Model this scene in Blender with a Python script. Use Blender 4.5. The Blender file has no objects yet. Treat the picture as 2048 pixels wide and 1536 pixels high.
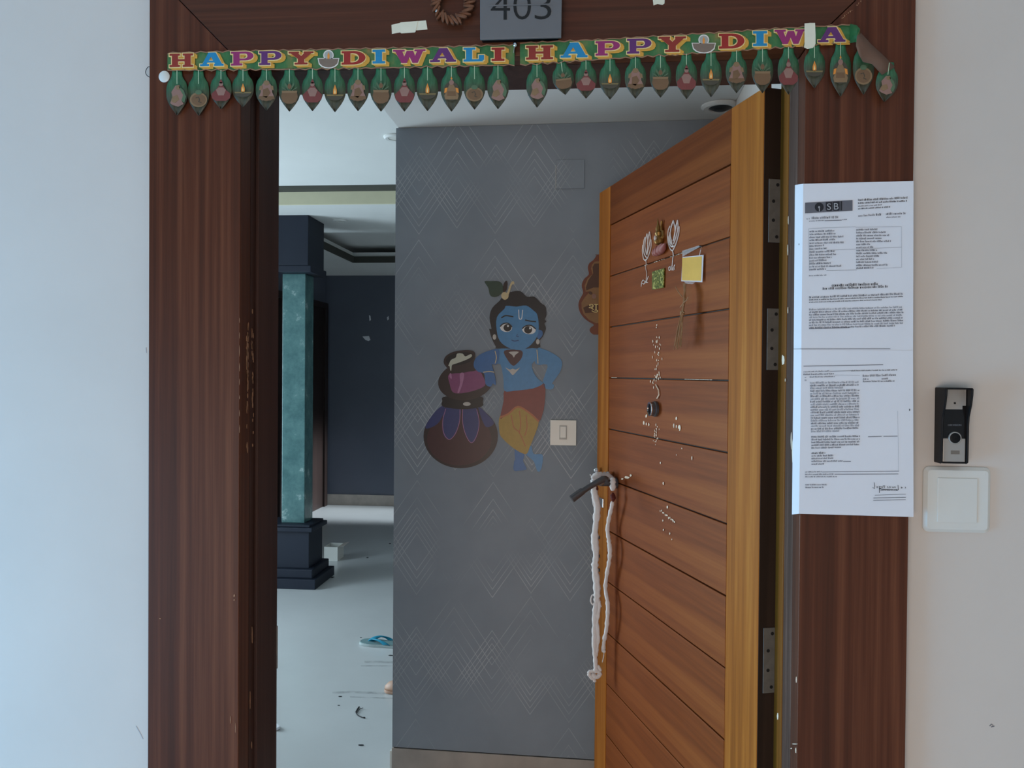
import bpy, math, random
from mathutils import Matrix, Vector
random.seed(7)
SC = bpy.context.scene
COL = SC.collection
V = Vector

# ------------------------------------------------------------------ camera
F_PX, YAW, PITCH, ROLL, CAM_H = 1700.0, math.radians(5.25), math.radians(.75), .0080, 1.45
_f0 = V((-math.sin(YAW), math.cos(YAW), 0)); _r0 = V((math.cos(YAW), math.sin(YAW), 0))
FWD = _f0*math.cos(PITCH) + V((0, 0, -math.sin(PITCH)))
_u0 = _r0.cross(FWD)
RGT = _r0*math.cos(ROLL) + _u0*math.sin(ROLL)
UPV = _u0*math.cos(ROLL) - _r0*math.sin(ROLL)
CAM = V((0, 0, CAM_H))
cd = bpy.data.cameras.new('camera'); cam = bpy.data.objects.new('camera', cd); COL.objects.link(cam)
cd.sensor_width = 36; cd.lens = F_PX*36/2048; cd.clip_start = .05
m3 = Matrix((RGT, UPV, -FWD)).transposed()
cam.matrix_world = Matrix.Translation(CAM) @ m3.to_4x4()
SC.camera = cam

# ------------------------------------------------------------------ light and exposure
SC.view_settings.view_transform = 'Standard'; SC.view_settings.look = 'None'
SC.view_settings.gamma = 1; SC.view_settings.use_curve_mapping = False
SC.view_settings.exposure = 0.0
w = bpy.data.worlds.new('sky'); SC.world = w; w.use_nodes = True
bg = w.node_tree.nodes['Background']; bg.inputs[0].default_value = (.78, .88, 1, 1); bg.inputs[1].default_value = .12

def area(name, loc, target, sx, sy, power, col, spread=180):
    l = bpy.data.lights.new(name, 'AREA'); l.shape = 'RECTANGLE'; l.size = sx; l.size_y = sy
    l.energy = power; l.color = col; l.spread = math.radians(spread)
    o = bpy.data.objects.new(name, l); COL.objects.link(o); o.location = loc
    o.rotation_euler = (V(target)-V(loc)).to_track_quat('-Z', 'Y').to_euler()
    return o
area('corridor_window_light', (-2.95, .45, .60), (0, .85, .5), 1.6, 1.4, 70, (.15, .57, 1))
area('corridor_daylight', (-.75, -2.15, .70), (-.15, 1.4, .7), 2.2, 1.0, 50, (1, .80, .66))
area('living_window_light', (-4.02, 3.75, 1.10), (-1.0, 3.2, 1.10), 2.4, 2.0, 142, (.69, .87, 1), 150)
area('back_window_light', (1.3, 8.48, 1.25), (-2.5, 8.48, .0), .86, 1.6, 13, (.80, .91, 1), 9)

# ------------------------------------------------------------------ projection helpers (a photo pixel onto a real plane)
def ray(x, y): return FWD + RGT*((x-1024)/F_PX) + UPV*((768-y)/F_PX)
def on_plane(x, y, p, n):
    d = ray(x, y); return CAM + d*((V(p)-CAM).dot(n)/d.dot(n))
def on_y(x, y, Y): return on_plane(x, y, (0, Y, 0), V((0, 1, 0)))
def on_x(x, y, X): return on_plane(x, y, (X, 0, 0), V((1, 0, 0)))
def on_z(x, y, Z): return on_plane(x, y, (0, 0, Z), V((0, 0, 1)))

# ------------------------------------------------------------------ materials
def lin(c):
    def g(v):
        v /= 255.
        return v/12.92 if v <= .04045 else ((v+.055)/1.055)**2.4
    return (g(c[0]), g(c[1]), g(c[2]), 1)
def base(name, rough, metal=0, spec=.5):
    m = bpy.data.materials.new(name); m.use_nodes = True
    nt = m.node_tree; b = nt.nodes['Principled BSDF']
    b.inputs['Roughness'].default_value = rough; b.inputs['Metallic'].default_value = metal
    b.inputs['Specular IOR Level'].default_value = spec
    return m, nt, b
def noise(nt, scale, detail=4, rough=.55, mapping=None, coord='Object'):
    tc = nt.nodes.new('ShaderNodeTexCoord'); n = nt.nodes.new('ShaderNodeTexNoise')
    n.inputs['Scale'].default_value = scale; n.inputs['Detail'].default_value = detail; n.inputs['Roughness'].default_value = rough
    if mapping:
        mp = nt.nodes.new('ShaderNodeMapping'); mp.inputs['Scale'].default_value = mapping
        nt.links.new(tc.outputs[coord], mp.inputs[0]); nt.links.new(mp.outputs[0], n.inputs['Vector'])
    else: nt.links.new(tc.outputs[coord], n.inputs['Vector'])
    return n
def ramp(nt, src, stops):
    r = nt.nodes.new('ShaderNodeValToRGB'); e = r.color_ramp.elements
    while len(e) < len(stops): e.new(.5)
    for el, (p, c) in zip(e, stops): el.position = p; el.color = c
    nt.links.new(src, r.inputs[0]); return r
def bump(nt, b, src, s, dist=.002):
    n = nt.nodes.new('ShaderNodeBump'); n.inputs['Strength'].default_value = s; n.inputs['Distance'].default_value = dist
    nt.links.new(src, n.inputs['Height']); nt.links.new(n.outputs[0], b.inputs['Normal'])
def mul(c, k): return (c[0]*k, c[1]*k, c[2]*k, 1)
def plain(name, c, rough=.5, metal=0, var=.08, scale=14, spec=.5, bmp=0, coord='Object'):
    m, nt, b = base(name, rough, metal, spec); L = lin(c)
    n = noise(nt, scale, 5, coord=coord); r = ramp(nt, n.outputs[0], [(.3, mul(L, 1-var)), (.7, mul(L, 1+var))])
    nt.links.new(r.outputs[0], b.inputs['Base Color'])
    if bmp: bump(nt, b, n.outputs[0], bmp)
    return m
def wood(name, dark, mid, light, along, rough=.4, scale=38, coat=0, spread=.18, stretch=.022, bmp=.12, spec=.3):
    """streaky grain running along one object axis (0, 1 or 2)"""
    m, nt, b = base(name, rough, 0, spec)
    s1 = [1, 1, 1]; s1[along] = stretch
    n1 = noise(nt, scale, 6, .65, tuple(s1)); s2 = [1, 1, 1]; s2[along] = stretch*1.8
    n2 = noise(nt, scale*.22, 3, .5, tuple(s2))
    mx = nt.nodes.new('ShaderNodeMix'); mx.data_type = 'FLOAT'; mx.inputs[0].default_value = .26
    nt.links.new(n1.outputs[0], mx.inputs[2]); nt.links.new(n2.outputs[0], mx.inputs[3])
    r = ramp(nt, mx.outputs[0], [(.5-spread, lin(dark)), (.5, lin(mid)), (.5+spread, lin(light))])
    nt.links.new(r.outputs[0], b.inputs['Base Color'])
    b.inputs['Coat Weight'].default_value = coat; b.inputs['Coat Roughness'].default_value = .25
    bump(nt, b, n1.outputs[0], bmp, .0006)
    return m

M_ = {}
M_['wall_white'] = plain('white_wall_paint', (216, 208, 200), .75, 0, .03, 3, .3, .02)
M_['ceiling'] = plain('ceiling_paint', (226, 228, 226), .85, 0, .02, 3, .2)
M_['cream'] = plain('cream_paint', (226, 222, 190), .8, 0, .02)
M_['dark_paint'] = plain('dark_slate_paint', (88, 94, 108), .42, 0, .05, 2.5)
M_['floor'] = plain('vitrified_floor_tile', (205, 208, 208), .22, 0, .05, 1.6)
M_['slot'] = plain('painted_slot_shade', (66, 66, 60), .8)  # dark colour paints in the shade of the ceiling gaps
M_['marble'] = plain('marble_skirting', (176, 168, 160), .35, 0, .14, 9)
M_['lam_v'] = wood('dark_laminate_vertical', (58, 28, 14), (86, 44, 25), (116, 68, 44), 2, .42, 66, .04, .21, .014, spec=.28)
M_['lam_h'] = wood('dark_laminate_horizontal', (56, 29, 15), (84, 45, 27), (112, 68, 44), 0, .42, 66, .04, .21, .014, spec=.3)
M_['reveal'] = wood('dark_reveal_wood', (50, 28, 22), (66, 40, 32), (80, 52, 42), 2, .5, 40)
M_['worn'] = wood('worn_reveal_wood', (58, 40, 32), (82, 60, 50), (118, 92, 80), 2, .45, 60, 0, .16, .03, .5, .25)
M_['ochre'] = wood('ochre_frame_wood', (92, 54, 16), (120, 74, 22), (142, 94, 34), 2, .5, 36, spec=.1)
M_['plank'] = wood('door_plank_wood', (100, 48, 16), (132, 68, 27), (158, 90, 40), 0, .45, 44, 0, .27, .03, .06, .08)
M_['rail'] = wood('door_rail_wood', (86, 41, 16), (112, 58, 25), (138, 78, 36), 0, .5, 40, 0, .24, spec=.05)
M_['stile'] = wood('door_stile_wood', (128, 72, 26), (166, 98, 36), (196, 130, 56), 2, .5, 40, 0, .21, .03, spec=.06)
M_['door_core'] = plain('door_groove_dark', (34, 22, 17), .7)
M_['door_edge'] = wood('door_edge_wood', (36, 26, 20), (48, 34, 26), (58, 42, 32), 2, .55, 40)
M_['brown_door'] = wood('inner_door_wood', (26, 18, 16), (36, 25, 22), (46, 32, 28), 2, .5)
M_['steel'] = plain('brushed_steel', (190, 188, 186), .32, 1, .05, 60)
M_['hinge'] = plain('zinc_hinge_plate', (122, 118, 112), .5, .4, .12, 60)
M_['chrome'] = plain('chrome', (225, 225, 228), .14, 1, .02)
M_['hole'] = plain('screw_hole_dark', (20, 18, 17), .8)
M_['black'] = plain('black_plastic', (9, 10, 13), .5, 0, .05, spec=.25)
M_['black_gloss'] = plain('black_gloss_panel', (10, 10, 14), .12, 0, .02)
M_['silver_paint'] = plain('silver_plastic', (172, 168, 163), .35, .25, .03)
M_['grey_print'] = plain('grey_print', (120, 112, 104), .5)
M_['white_plastic'] = plain('white_plastic', (226, 226, 220), .28, 0, .015)
M_['switch_plastic'] = plain('ivory_switch_plastic', (226, 228, 222), .3, 0, .02)
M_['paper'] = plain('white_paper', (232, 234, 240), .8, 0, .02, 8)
M_['ink'] = plain('grey_ink', (104, 104, 112), .8)
M_['ink_bold'] = plain('black_ink', (36, 36, 42), .8)
M_['ink_faint'] = plain('faint_ink', (146, 148, 156), .8)
M_['logo_grey'] = plain('logo_grey', (104, 104, 112), .7)
M_['logo_light'] = plain('logo_light', (176, 176, 180), .7)
M_['tape'] = plain('masking_tape', (232, 230, 208), .7, 0, .05, 30)
M_['plate'] = plain('grey_number_plate', (110, 110, 112), .45, .1, .05, 8)
M_['numeral'] = plain('black_numeral', (6, 7, 9), .4)
M_['chip_wood'] = wood('carved_wood_chip', (70, 42, 28), (104, 66, 46), (134, 90, 64), 2, .6, 60)
M_['cloth'] = plain('white_cotton', (236, 234, 234), .9, 0, .05, 90, .2, .3)
M_['knot'] = plain('maroon_thread', (92, 34, 26), .8)
M_['gunmetal'] = plain('dark_handle_metal', (96, 98, 102), .3, .45, .05)
M_['teal_glass'] = None
M_['column'] = plain('dark_blue_column_paint', (34, 40, 52), .5, 0, .05, 5, .25)
M_['white_flake'] = plain('pale_flake', (236, 220, 196), .6, 0, .06, 80)
M_['tan_flake'] = plain('tan_wood_chip', (168, 124, 92), .7, 0, .15, 80)
M_['gold'] = plain('aged_gold', (150, 116, 62), .45, .6, .15, 60)
M_['pink'] = plain('pink_lotus_paint', (160, 98, 92), .6, 0, .1, 60)
M_['white_line'] = plain('white_sticker_film', (226, 218, 214), .5)
M_['card_yellow'] = plain('yellow_card_print', (244, 202, 98), .6, 0, .08, 20)
M_['twig'] = plain('dry_twig', (160, 122, 84), .8, 0, .2, 80)
M_['slip_blue'] = plain('teal_blue_rubber', (20, 140, 172), .5)
M_['slip_sole'] = plain('grey_teal_sole', (112, 142, 144), .7)
M_['slip_side'] = plain('pale_sole_side', (170, 184, 184), .7)
M_['tan'] = plain('tan_leather', (186, 150, 128), .5)
M_['speck'] = plain('dark_debris', (44, 46, 50), .8)
M_['plaque_red'] = plain('red_brown_plaque_edge', (120, 62, 40), .5)
M_['plaque_tan'] = plain('tan_plaque_face', (150, 112, 76), .6, 0, .12, 30)
M_['plaque_dark'] = plain('dark_plaque_panel', (92, 62, 48), .6)
M_['lens'] = plain('dark_lamp_lens', (40, 44, 46), .3)

def green_gold():
    m, nt, b = base('green_gold_foil', .3, .6)
    n = noise(nt, 160, 4); r = ramp(nt, n.outputs[0], [(.4, lin((70, 84, 30))), (.55, lin((140, 140, 60))), (.65, lin((214, 208, 130)))])
    nt.links.new(r.outputs[0], b.inputs['Base Color']); return m
M_['foil'] = green_gold()
def glass():
    m, nt, b = base('teal_glass', .22)
    n = noise(nt, 9, 6, .7); r = ramp(nt, n.outputs[0], [(.35, lin((74, 112, 114))), (.6, lin((98, 136, 136))), (.74, lin((190, 212, 208)))])
    nt.links.new(r.outputs[0], b.inputs['Base Color'])
    b.inputs['Transmission Weight'].default_value = .2; b.inputs['IOR'].default_value = 1.45
    return m
M_['teal_glass'] = glass()
def clear_film():
    m, nt, b = base('clear_tape_film', .2); b.inputs['Base Color'].default_value = (.8, .8, .8, 1); b.inputs['Alpha'].default_value = .28
    n = noise(nt, 40); bump(nt, b, n.outputs[0], .2)
    return m
M_['film'] = clear_film()
def leaf_print():
    """printed leaf: green at the stalk running to olive grey at the tip (a print that stays put)"""
    m, nt, b = base('printed_leaf_film', .38)
    tc = nt.nodes.new('ShaderNodeTexCoord'); sp = nt.nodes.new('ShaderNodeSeparateXYZ'); nt.links.new(tc.outputs['Generated'], sp.inputs[0])
    r = ramp(nt, sp.outputs[2], [(.0, lin((74, 72, 58))), (.38, lin((84, 84, 66))), (.62, lin((58, 104, 70))), (1, lin((52, 124, 84)))])
    n = noise(nt, 260, 3, mapping=(1, 1, .25)); r2 = ramp(nt, n.outputs[0], [(.35, (.7, .7, .7, 1)), (.7, (1.15, 1.15, 1.15, 1))])
    mx = nt.nodes.new('ShaderNodeMix'); mx.data_type = 'RGBA'; mx.blend_type = 'MULTIPLY'; mx.inputs[0].default_value = 1
    nt.links.new(r.outputs[0], mx.inputs[6]); nt.links.new(r2.outputs[0], mx.inputs[7])
    nt.links.new(mx.outputs[2], b.inputs['Base Color']); return m
M_['leaf'] = leaf_print()
def strip_print():
    m, nt, b = base('banner_green_print', .4)
    n = noise(nt, 26, 5, .6, (1, 1, .6))
    r = ramp(nt, n.outputs[0], [(.3, lin((34, 84, 44))), (.5, lin((60, 116, 66))), (.62, lin((98, 120, 66))), (.75, lin((150, 122, 70)))])
    nt.links.new(r.outputs[0], b.inputs['Base Color']); return m
M_['strip'] = strip_print()
def wallpaper():
    m, nt, b = base('chevron_wallpaper', .5, 0, .4)
    def mth(op, a, c=None):
        n = nt.nodes.new('ShaderNodeMath'); n.operation = op
        for i, q in enumerate((a, c)):
            if q is None: continue
            if isinstance(q, (int, float)): n.inputs[i].default_value = q
            else: nt.links.new(q, n.inputs[i])
        return n.outputs[0]
    tc = nt.nodes.new('ShaderNodeTexCoord'); sp = nt.nodes.new('ShaderNodeSeparateXYZ'); nt.links.new(tc.outputs['Object'], sp.inputs[0])
    X, Z = sp.outputs[0], sp.outputs[2]
    P = .275                                  # repeat across
    fx = mth('FRACT', mth('ADD', mth('DIVIDE', X, P), 20.37))
    tri = mth('MULTIPLY', mth('ABSOLUTE', mth('SUBTRACT', fx, .5)), P*1.45)      # metres of rise
    cell = mth('FLOOR', mth('DIVIDE', X, P))
    def family(sign, off, H, lines, pitch, wid):
        s = mth('ADD', mth('MULTIPLY', tri, sign), Z)
        s = mth('ADD', s, off)
        q = mth('MULTIPLY', mth('FRACT', mth('DIVIDE', s, H)), H)
        ln = mth('LESS_THAN', mth('FRACT', mth('DIVIDE', q, pitch)), wid/pitch)
        return mth('MULTIPLY', ln, mth('LESS_THAN', q, lines*pitch))
    a = family(1, 3.0, .43, 5, .023, .0040)
    c = family(-1, 3.22, .43, 4, .029, .0038)
    d = family(-1, 3.08, .86, 3, .05, .0034)
    e = family(1, 3.30, .86, 2, .06, .0034)
    tot = mth('MAXIMUM', mth('MAXIMUM', a, c), mth('MAXIMUM', d, e))
    nb = noise(nt, 3.2, 2); fade = ramp(nt, nb.outputs[0], [(.42, (0, 0, 0, 1)), (.62, (1, 1, 1, 1))])
    fac = mth('MULTIPLY', tot, fade.outputs[0])
    n = noise(nt, 5, 4); r = ramp(nt, n.outputs[0], [(.3, lin((136, 147, 158))), (.7, lin((146, 157, 168)))])
    mx = nt.nodes.new('ShaderNodeMix'); mx.data_type = 'RGBA'; nt.links.new(mth('MULTIPLY', fac, .55), mx.inputs[0])
    nt.links.new(r.outputs[0], mx.inputs[6]); mx.inputs[7].default_value = lin((206, 212, 218))
    nt.links.new(mx.outputs[2], b.inputs['Base Color'])
    nt.links.new(mth('SUBTRACT', .55, mth('MULTIPLY', fac, .2)), b.inputs['Roughness'])
    bump(nt, b, fac, .3, .0006)
    return m
M_['wallpaper'] = wallpaper()
def colour(name, c, rough=.5):
    if name not in M_: M_[name] = plain(name, c, rough, 0, .06, 60)
    return M_[name]

# ------------------------------------------------------------------ mesh helpers
WM = {}          # world matrix of each empty / mesh that parents others
def world(o): return WM.get(o.name, Matrix.Identity(4))
def thing(name, label, cat, loc=(0, 0, 0), rz=0, group=None, kind=None):
    o = bpy.data.objects.new(name, None); COL.objects.link(o); o.empty_display_size = .05
    o.location = loc; o.rotation_euler = (0, 0, rz)
    WM[o.name] = Matrix.Translation(V(loc)) @ Matrix.Rotation(rz, 4, 'Z')
    tag(o, label, cat, group, kind); return o
def tag(o, label=None, cat=None, group=None, kind=None):
    if label: o['label'] = label
    if cat: o['category'] = cat
    if group: o['group'] = group
    if kind: o['kind'] = kind
    return o
class B:
    def __init__(s): s.v = []; s.f = []
    def add(s, vs, fs):
        k = len(s.v); s.v += [V(p) for p in vs]; s.f += [tuple(i+k for i in f) for f in fs]; return s
    def box(s, a, b, T=None):
        (x0, y0, z0), (x1, y1, z1) = a, b
        vs = [V(p) for p in ((x0, y0, z0), (x1, y0, z0), (x1, y1, z0), (x0, y1, z0), (x0, y0, z1), (x1, y0, z1), (x1, y1, z1), (x0, y1, z1))]
        if T: vs = [T(p) for p in vs]
        return s.add(vs, [(0, 3, 2, 1), (4, 5, 6, 7), (0, 1, 5, 4), (1, 2, 6, 5), (2, 3, 7, 6), (3, 0, 4, 7)])
    def prism(s, pts, d):
        pts = [V(p) for p in pts]; n = len(pts); d = V(d)
        return s.add(pts+[p+d for p in pts], [tuple(range(n)), tuple(range(2*n-1, n-1, -1))] + [(i, i+n, (i+1) % n+n, (i+1) % n) for i in range(n)])
    def tube(s, pts, r, n=6, cap=True):
        pts = [V(p) for p in pts]; rs = r if isinstance(r, (list, tuple)) else [r]*len(pts); rings = []; u = None
        for i, p in enumerate(pts):
            t = (pts[min(i+1, len(pts)-1)]-pts[max(i-1, 0)]).normalized()
            if u is None: u = t.orthogonal().normalized()
            u = (u-t*u.dot(t)).normalized(); w_ = t.cross(u)
            rings.append([p+(u*math.cos(2*math.pi*j/n)+w_*math.sin(2*math.pi*j/n))*rs[i] for j in range(n)])
        vs = [q for R in rings for q in R]; fs = []
        for i in range(len(pts)-1):
            for j in range(n): fs.append((i*n+j, i*n+(j+1) % n, (i+1)*n+(j+1) % n, (i+1)*n+j))
        if cap: fs += [tuple(range(n-1, -1, -1)), tuple((len(pts)-1)*n+j for j in range(n))]
        return s.add(vs, fs)
    def lathe(s, prof, c, ax=(0, 0, 1), n=20):
        """prof = [(radius, distance along axis)]"""
        ax = V(ax).normalized(); u = ax.orthogonal().normalized(); w_ = ax.cross(u); c = V(c); vs = []; fs = []
        for r, h in prof:
            for j in range(n): vs.append(c+ax*h+(u*math.cos(2*math.pi*j/n)+w_*math.sin(2*math.pi*j/n))*max(r, 1e-5))
        for i in range(len(prof)-1):
            for j in range(n): fs.append((i*n+j, i*n+(j+1) % n, (i+1)*n+(j+1) % n, (i+1)*n+j))
        fs += [tuple(range(n-1, -1, -1)), tuple((len(prof)-1)*n+j for j in range(n))]
        return s.add(vs, fs)
    def ball(s, c, rx, ry=None, rz=None, n=12):
        ry = ry or rx; rz = rz or rx; c = V(c); vs = []; fs = []; m = n//2+1
        for i in range(m+1):
            a = math.pi*i/m
            for j in range(n):
                b_ = 2*math.pi*j/n; ss = max(math.sin(a), 1e-3)
                vs.append(c+V((rx*ss*math.cos(b_), ry*ss*math.sin(b_), rz*math.cos(a))))
        for i in range(m):
            for j in range(n): fs.append((i*n+j, (i+1)*n+j, (i+1)*n+(j+1) % n, i*n+(j+1) % n))
        return s.add(vs, fs)
    def build(s, name, mat, parent=None, loc=None, rz=0, smooth=None, bevel=None, kind=None, solid=None, seg=2):
        pw = world(parent) if parent else Matrix.Identity(4)
        lo = V([min(p[i] for p in s.v) for i in range(3)]); hi = V([max(p[i] for p in s.v) for i in range(3)])
        if parent:
            inv = pw.inverted(); lv = [inv @ p for p in s.v]
            lo = V([min(p[i] for p in lv) for i in range(3)]); hi = V([max(p[i] for p in lv) for i in range(3)])
            c = (lo+hi)/2; lv = [p-c for p in lv]; R = 0
            mw = pw @ Matrix.Translation(c)
        else:
            c = V(loc) if loc is not None else V(((lo.x+hi.x)/2, (lo.y+hi.y)/2, lo.z))
            mw = Matrix.Translation(c) @ Matrix.Rotation(rz, 4, 'Z'); inv = mw.inverted(); lv = [inv @ p for p in s.v]; R = rz
        me = bpy.data.meshes.new(name); me.from_pydata([tuple(p) for p in lv], [], s.f); me.validate()
        import bmesh
        bm = bmesh.new(); bm.from_mesh(me); bmesh.ops.recalc_face_normals(bm, faces=bm.faces); bm.to_mesh(me); bm.free()
        me.materials.append(M_[mat] if isinstance(mat, str) else mat)
        if smooth is not None:
            for p in me.polygons: p.use_smooth = True
            me.set_sharp_from_angle(angle=math.radians(smooth))
        o = bpy.data.objects.new(name, me); COL.objects.link(o); o.location = c; o.rotation_euler = (0, 0, R)
        if parent: o.parent = parent
        WM[o.name] = mw
        if solid: md = o.modifiers.new('thickness', 'SOLIDIFY'); md.thickness = solid; md.offset = 0
        if bevel:
            md = o.modifiers.new('bevel', 'BEVEL'); md.width = bevel; md.segments = seg; md.limit_method = 'ANGLE'; md.angle_limit = math.radians(40)
        if kind: o['kind'] = kind
        return o
def smooth_loop(pts, k=4):
    n = len(pts); out = []
    for i in range(n):
        p0, p1, p2, p3 = [V(pts[(i+j-1) % n]) for j in range(4)]
        for q in range(k):
            t = q/k; out.append(.5*((2*p1)+(p2-p0)*t+(2*p0-5*p1+4*p2-p3)*t*t+(3*p1-p0-3*p2+p3)*t**3))
    return out
def smooth_line(pts, k=5):
    P = [V(p) for p in pts]; P = [P[0]*2-P[1]]+P+[P[-1]*2-P[-2]]; out = []
    for i in range(1, len(P)-2):
        p0, p1, p2, p3 = P[i-1:i+3]
        for q in range(k):
            t = q/k; out.append(.5*((2*p1)+(p2-p0)*t+(2*p0-5*p1+4*p2-p3)*t*t+(3*p1-p0-3*p2+p3)*t**3))
    return out+[P[-2]]
def ell(cx, cy, rx, ry, rot=0, n=28, a0=0, a1=360):
    out = []; r = math.radians(rot); full = abs(a1-a0) >= 360
    for i in range(n if full else n+1):
        a = math.radians(a0+(a1-a0)*i/n); x, y = rx*math.cos(a), ry*math.sin(a)
        out.append((cx+x*math.cos(r)-y*math.sin(r), cy+x*math.sin(r)+y*math.cos(r)))
    return out
def text_geom(s, off=0):
    cu = bpy.data.curves.new('t', 'FONT'); cu.body = s; cu.resolution_u = 4; cu.offset = off
    o = bpy.data.objects.new('t', cu); COL.objects.link(o); bpy.context.view_layer.update()
    me = o.evaluated_get(bpy.context.evaluated_depsgraph_get()).to_mesh()
    vs = [(v.co.x, v.co.y) for v in me.vertices]; fs = [tuple(p.vertices) for p in me.polygons]
    bpy.data.objects.remove(o); bpy.data.curves.remove(cu)
    x0 = min(v[0] for v in vs); x1 = max(v[0] for v in vs); y0 = min(v[1] for v in vs); y1 = max(v[1] for v in vs)
    return [((x-x0)/(x1-x0), (y-y0)/(y1-y0)) for x, y in vs], fs
def struct(o): o['kind'] = 'structure'; return o

# ================================================================== SETTING
D = 1.60                       # face of the door casing
WALL_Y = 1.622                 # face of the corridor wall
XLo, XLi, XRi, XRo = -.8653, -.680, .3859, .5782
LZ, CASW, BACK = 2.046, .187, 1.791
TOP = LZ+CASW
struct(B().box((-3.2, -2.3, -.12), (2.2, 1.622, 0)).build('floor', 'floor'))
struct(B().box((-3.2, -2.3, 2.9), (2.2, 1.622, 3.0)).build('ceiling', 'ceiling'))
struct(B().box((-3.2, WALL_Y, 0), (XLo+.01, WALL_Y+.16, 2.9)).build('wall_front_left', 'wall_white'))
struct(B().box((XRo-.01, WALL_Y, 0), (2.2, WALL_Y+.16, 2.9)).build('wall_front_right', 'wall_white'))
struct(B().box((XLo+.01, WALL_Y, TOP-.01), (XRo-.01, WALL_Y+.16, 2.9)).build('wall_front_top', 'wall_white'))
struct(B().box((2.1, -2.3, 0), (2.2, 1.622, 2.9)).build('wall_right', 'wall_white'))
struct(B().box((-.2, -2.4, 0), (2.2, -2.3, 2.9)).build('wall_behind', 'wall_white'))
# casing with mitred corners
tr = struct(B().prism([(XLo, D, 0), (XLi, D, 0), (XLi, D, LZ-.001), (XLo, D, TOP-.001)], (0, .05, 0)).build('trim_1', 'lam_v', bevel=.0012))
tag(tr, 'left upright of the dark laminate door casing beside the bluish wall', 'door casing')
tr2 = struct(B().prism([(XRi, D, 0), (XRo, D, 0), (XRo, D, TOP-.001), (XRi, D, LZ-.001)], (0, .05, 0)).build('trim_2', 'lam_v', bevel=.0012))
tag(tr2, 'right upright of the dark laminate door casing behind the printed notice', 'door casing')
tr3 = struct(B().prism([(XLi+.001, D, LZ), (XRi-.001, D, LZ), (XRo-.001, D, TOP), (XLo+.001, D, TOP)], (0, .05, 0)).build('trim_3', 'lam_h', bevel=.0012))
tag(tr3, 'dark laminate head of the door casing carrying the number plate', 'door casing')
# reveals (jamb linings)
SPL, SPR = 1.677, 1.722
fr = thing('trim_4', 'dark brown door frame lining inside the casing', 'door frame', (XLi, D+.05, 0), kind='structure')
B().box((XLi-.05, D+.051, 0), (XLi, SPL, LZ)).build('jamb_lining', 'reveal', fr)
B().box((XLi-.05, SPL+.001, 0), (XLi+.006, BACK, LZ+.003)).build('jamb_post', 'reveal', fr, bevel=.002)
B().box((XRi, D+.051, 0), (XRi+.05, SPR, LZ)).build('jamb_lining', 'worn', fr)
B().box((XRi-.002, SPR+.001, 0), (XRi+.05, BACK, LZ+.003)).build('jamb_post', 'ochre', fr, bevel=.002)
B().box((XLi-.05, D+.051, LZ), (XRi+.05, BACK, LZ+.06)).build('head_lining', 'reveal', fr)
b = B().box((XLi-.06, D+.07, LZ+.061), (XRi+.06, BACK, LZ+.2)); b.build('head_block', 'reveal', fr)
st = B().box((XLi+.0065, BACK-.006, on_y(541, 1335, BACK).z), (XLi+.008, BACK-.002, on_y(541, 1250, BACK).z)).build('strike_plate', 'steel', fr)
# worn chips along the left lining
def flakes(bd, spots, pl, dn, rmin, rmax, k=6):
    for (x, y, w_, h) in spots:
        pts = []
        for i in range(k):
            a = 2*math.pi*i/k; q = random.uniform(.6, 1.05)
            pts.append(pl(x+w_*math.cos(a)*q, y+h*math.sin(a)*q))
        bd.prism(pts, dn)
    return bd
spots = []
for i in range(60):
    y = random.triangular(590, 960, 720); x = random.choice((494.5, 505))+random.uniform(-1.8, 1.8)
    spots.append((x, y, random.uniform(.4, 1.3), random.uniform(3, 13)))
spots += [(503, 1490, 1.2, 9), (513, 925, 1, 10), (504, 1270, .9, 22), (500, 1400, .7, 20)]
flakes(B(), spots, lambda x, y: on_x(x, y, XLi+.0004), (.0008, 0, 0), 1, 1).build('worn_chip', 'tan_flake', fr, kind='stuff')
spots = [(468.5, 1191, 2, 3.2), (468.5, 1200, 1.6, 2.4), (320, 1237, 2, 1.3), (461, 1440, .8, 10), (471, 1455, .7, 12)]
spots += [(479, 640+q*31, .5, random.uniform(5, 14)) for q in range(8)]
for q in range(22):
    t = random.random(); spots.append((1683+t*42+random.uniform(-1, 1), 38-t*38+random.uniform(-1, 1), random.uniform(.7, 2), random.uniform(.6, 1.4)))
flakes(B(), spots, lambda x, y: on_y(x, y, D-.0003), (0, -.0006, 0), 1, 1).build('worn_chip', 'tan_flake', fr, kind='stuff')
spots = [(1567, 720, 4, 12), (1571, 760, .6, 5), (1586, 905, 2.2, 36), (1583, 880, 1, 22), (1588, 950, 1.5, 18), (1592, 690, .8, 14), (1590, 1488, 6, 1.2), (1583, 1497, 1.6, 1.5), (1592, 1500, 1, 8), (1556, 1432, 1.6, 10), (1593, 1360, .8, 10), (1576, 500, .7, 14), (1577, 440, .6, 10), (1576, 620, .6, 8)]  # chips, plus a tall white streak painted as sheen from grazing light
flakes(B(), spots, lambda x, y: on_x(x, y, XRi-.0024), (-.0008, 0, 0), 1, 1).build('worn_chip', 'white_flake', fr, kind='stuff')

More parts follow.
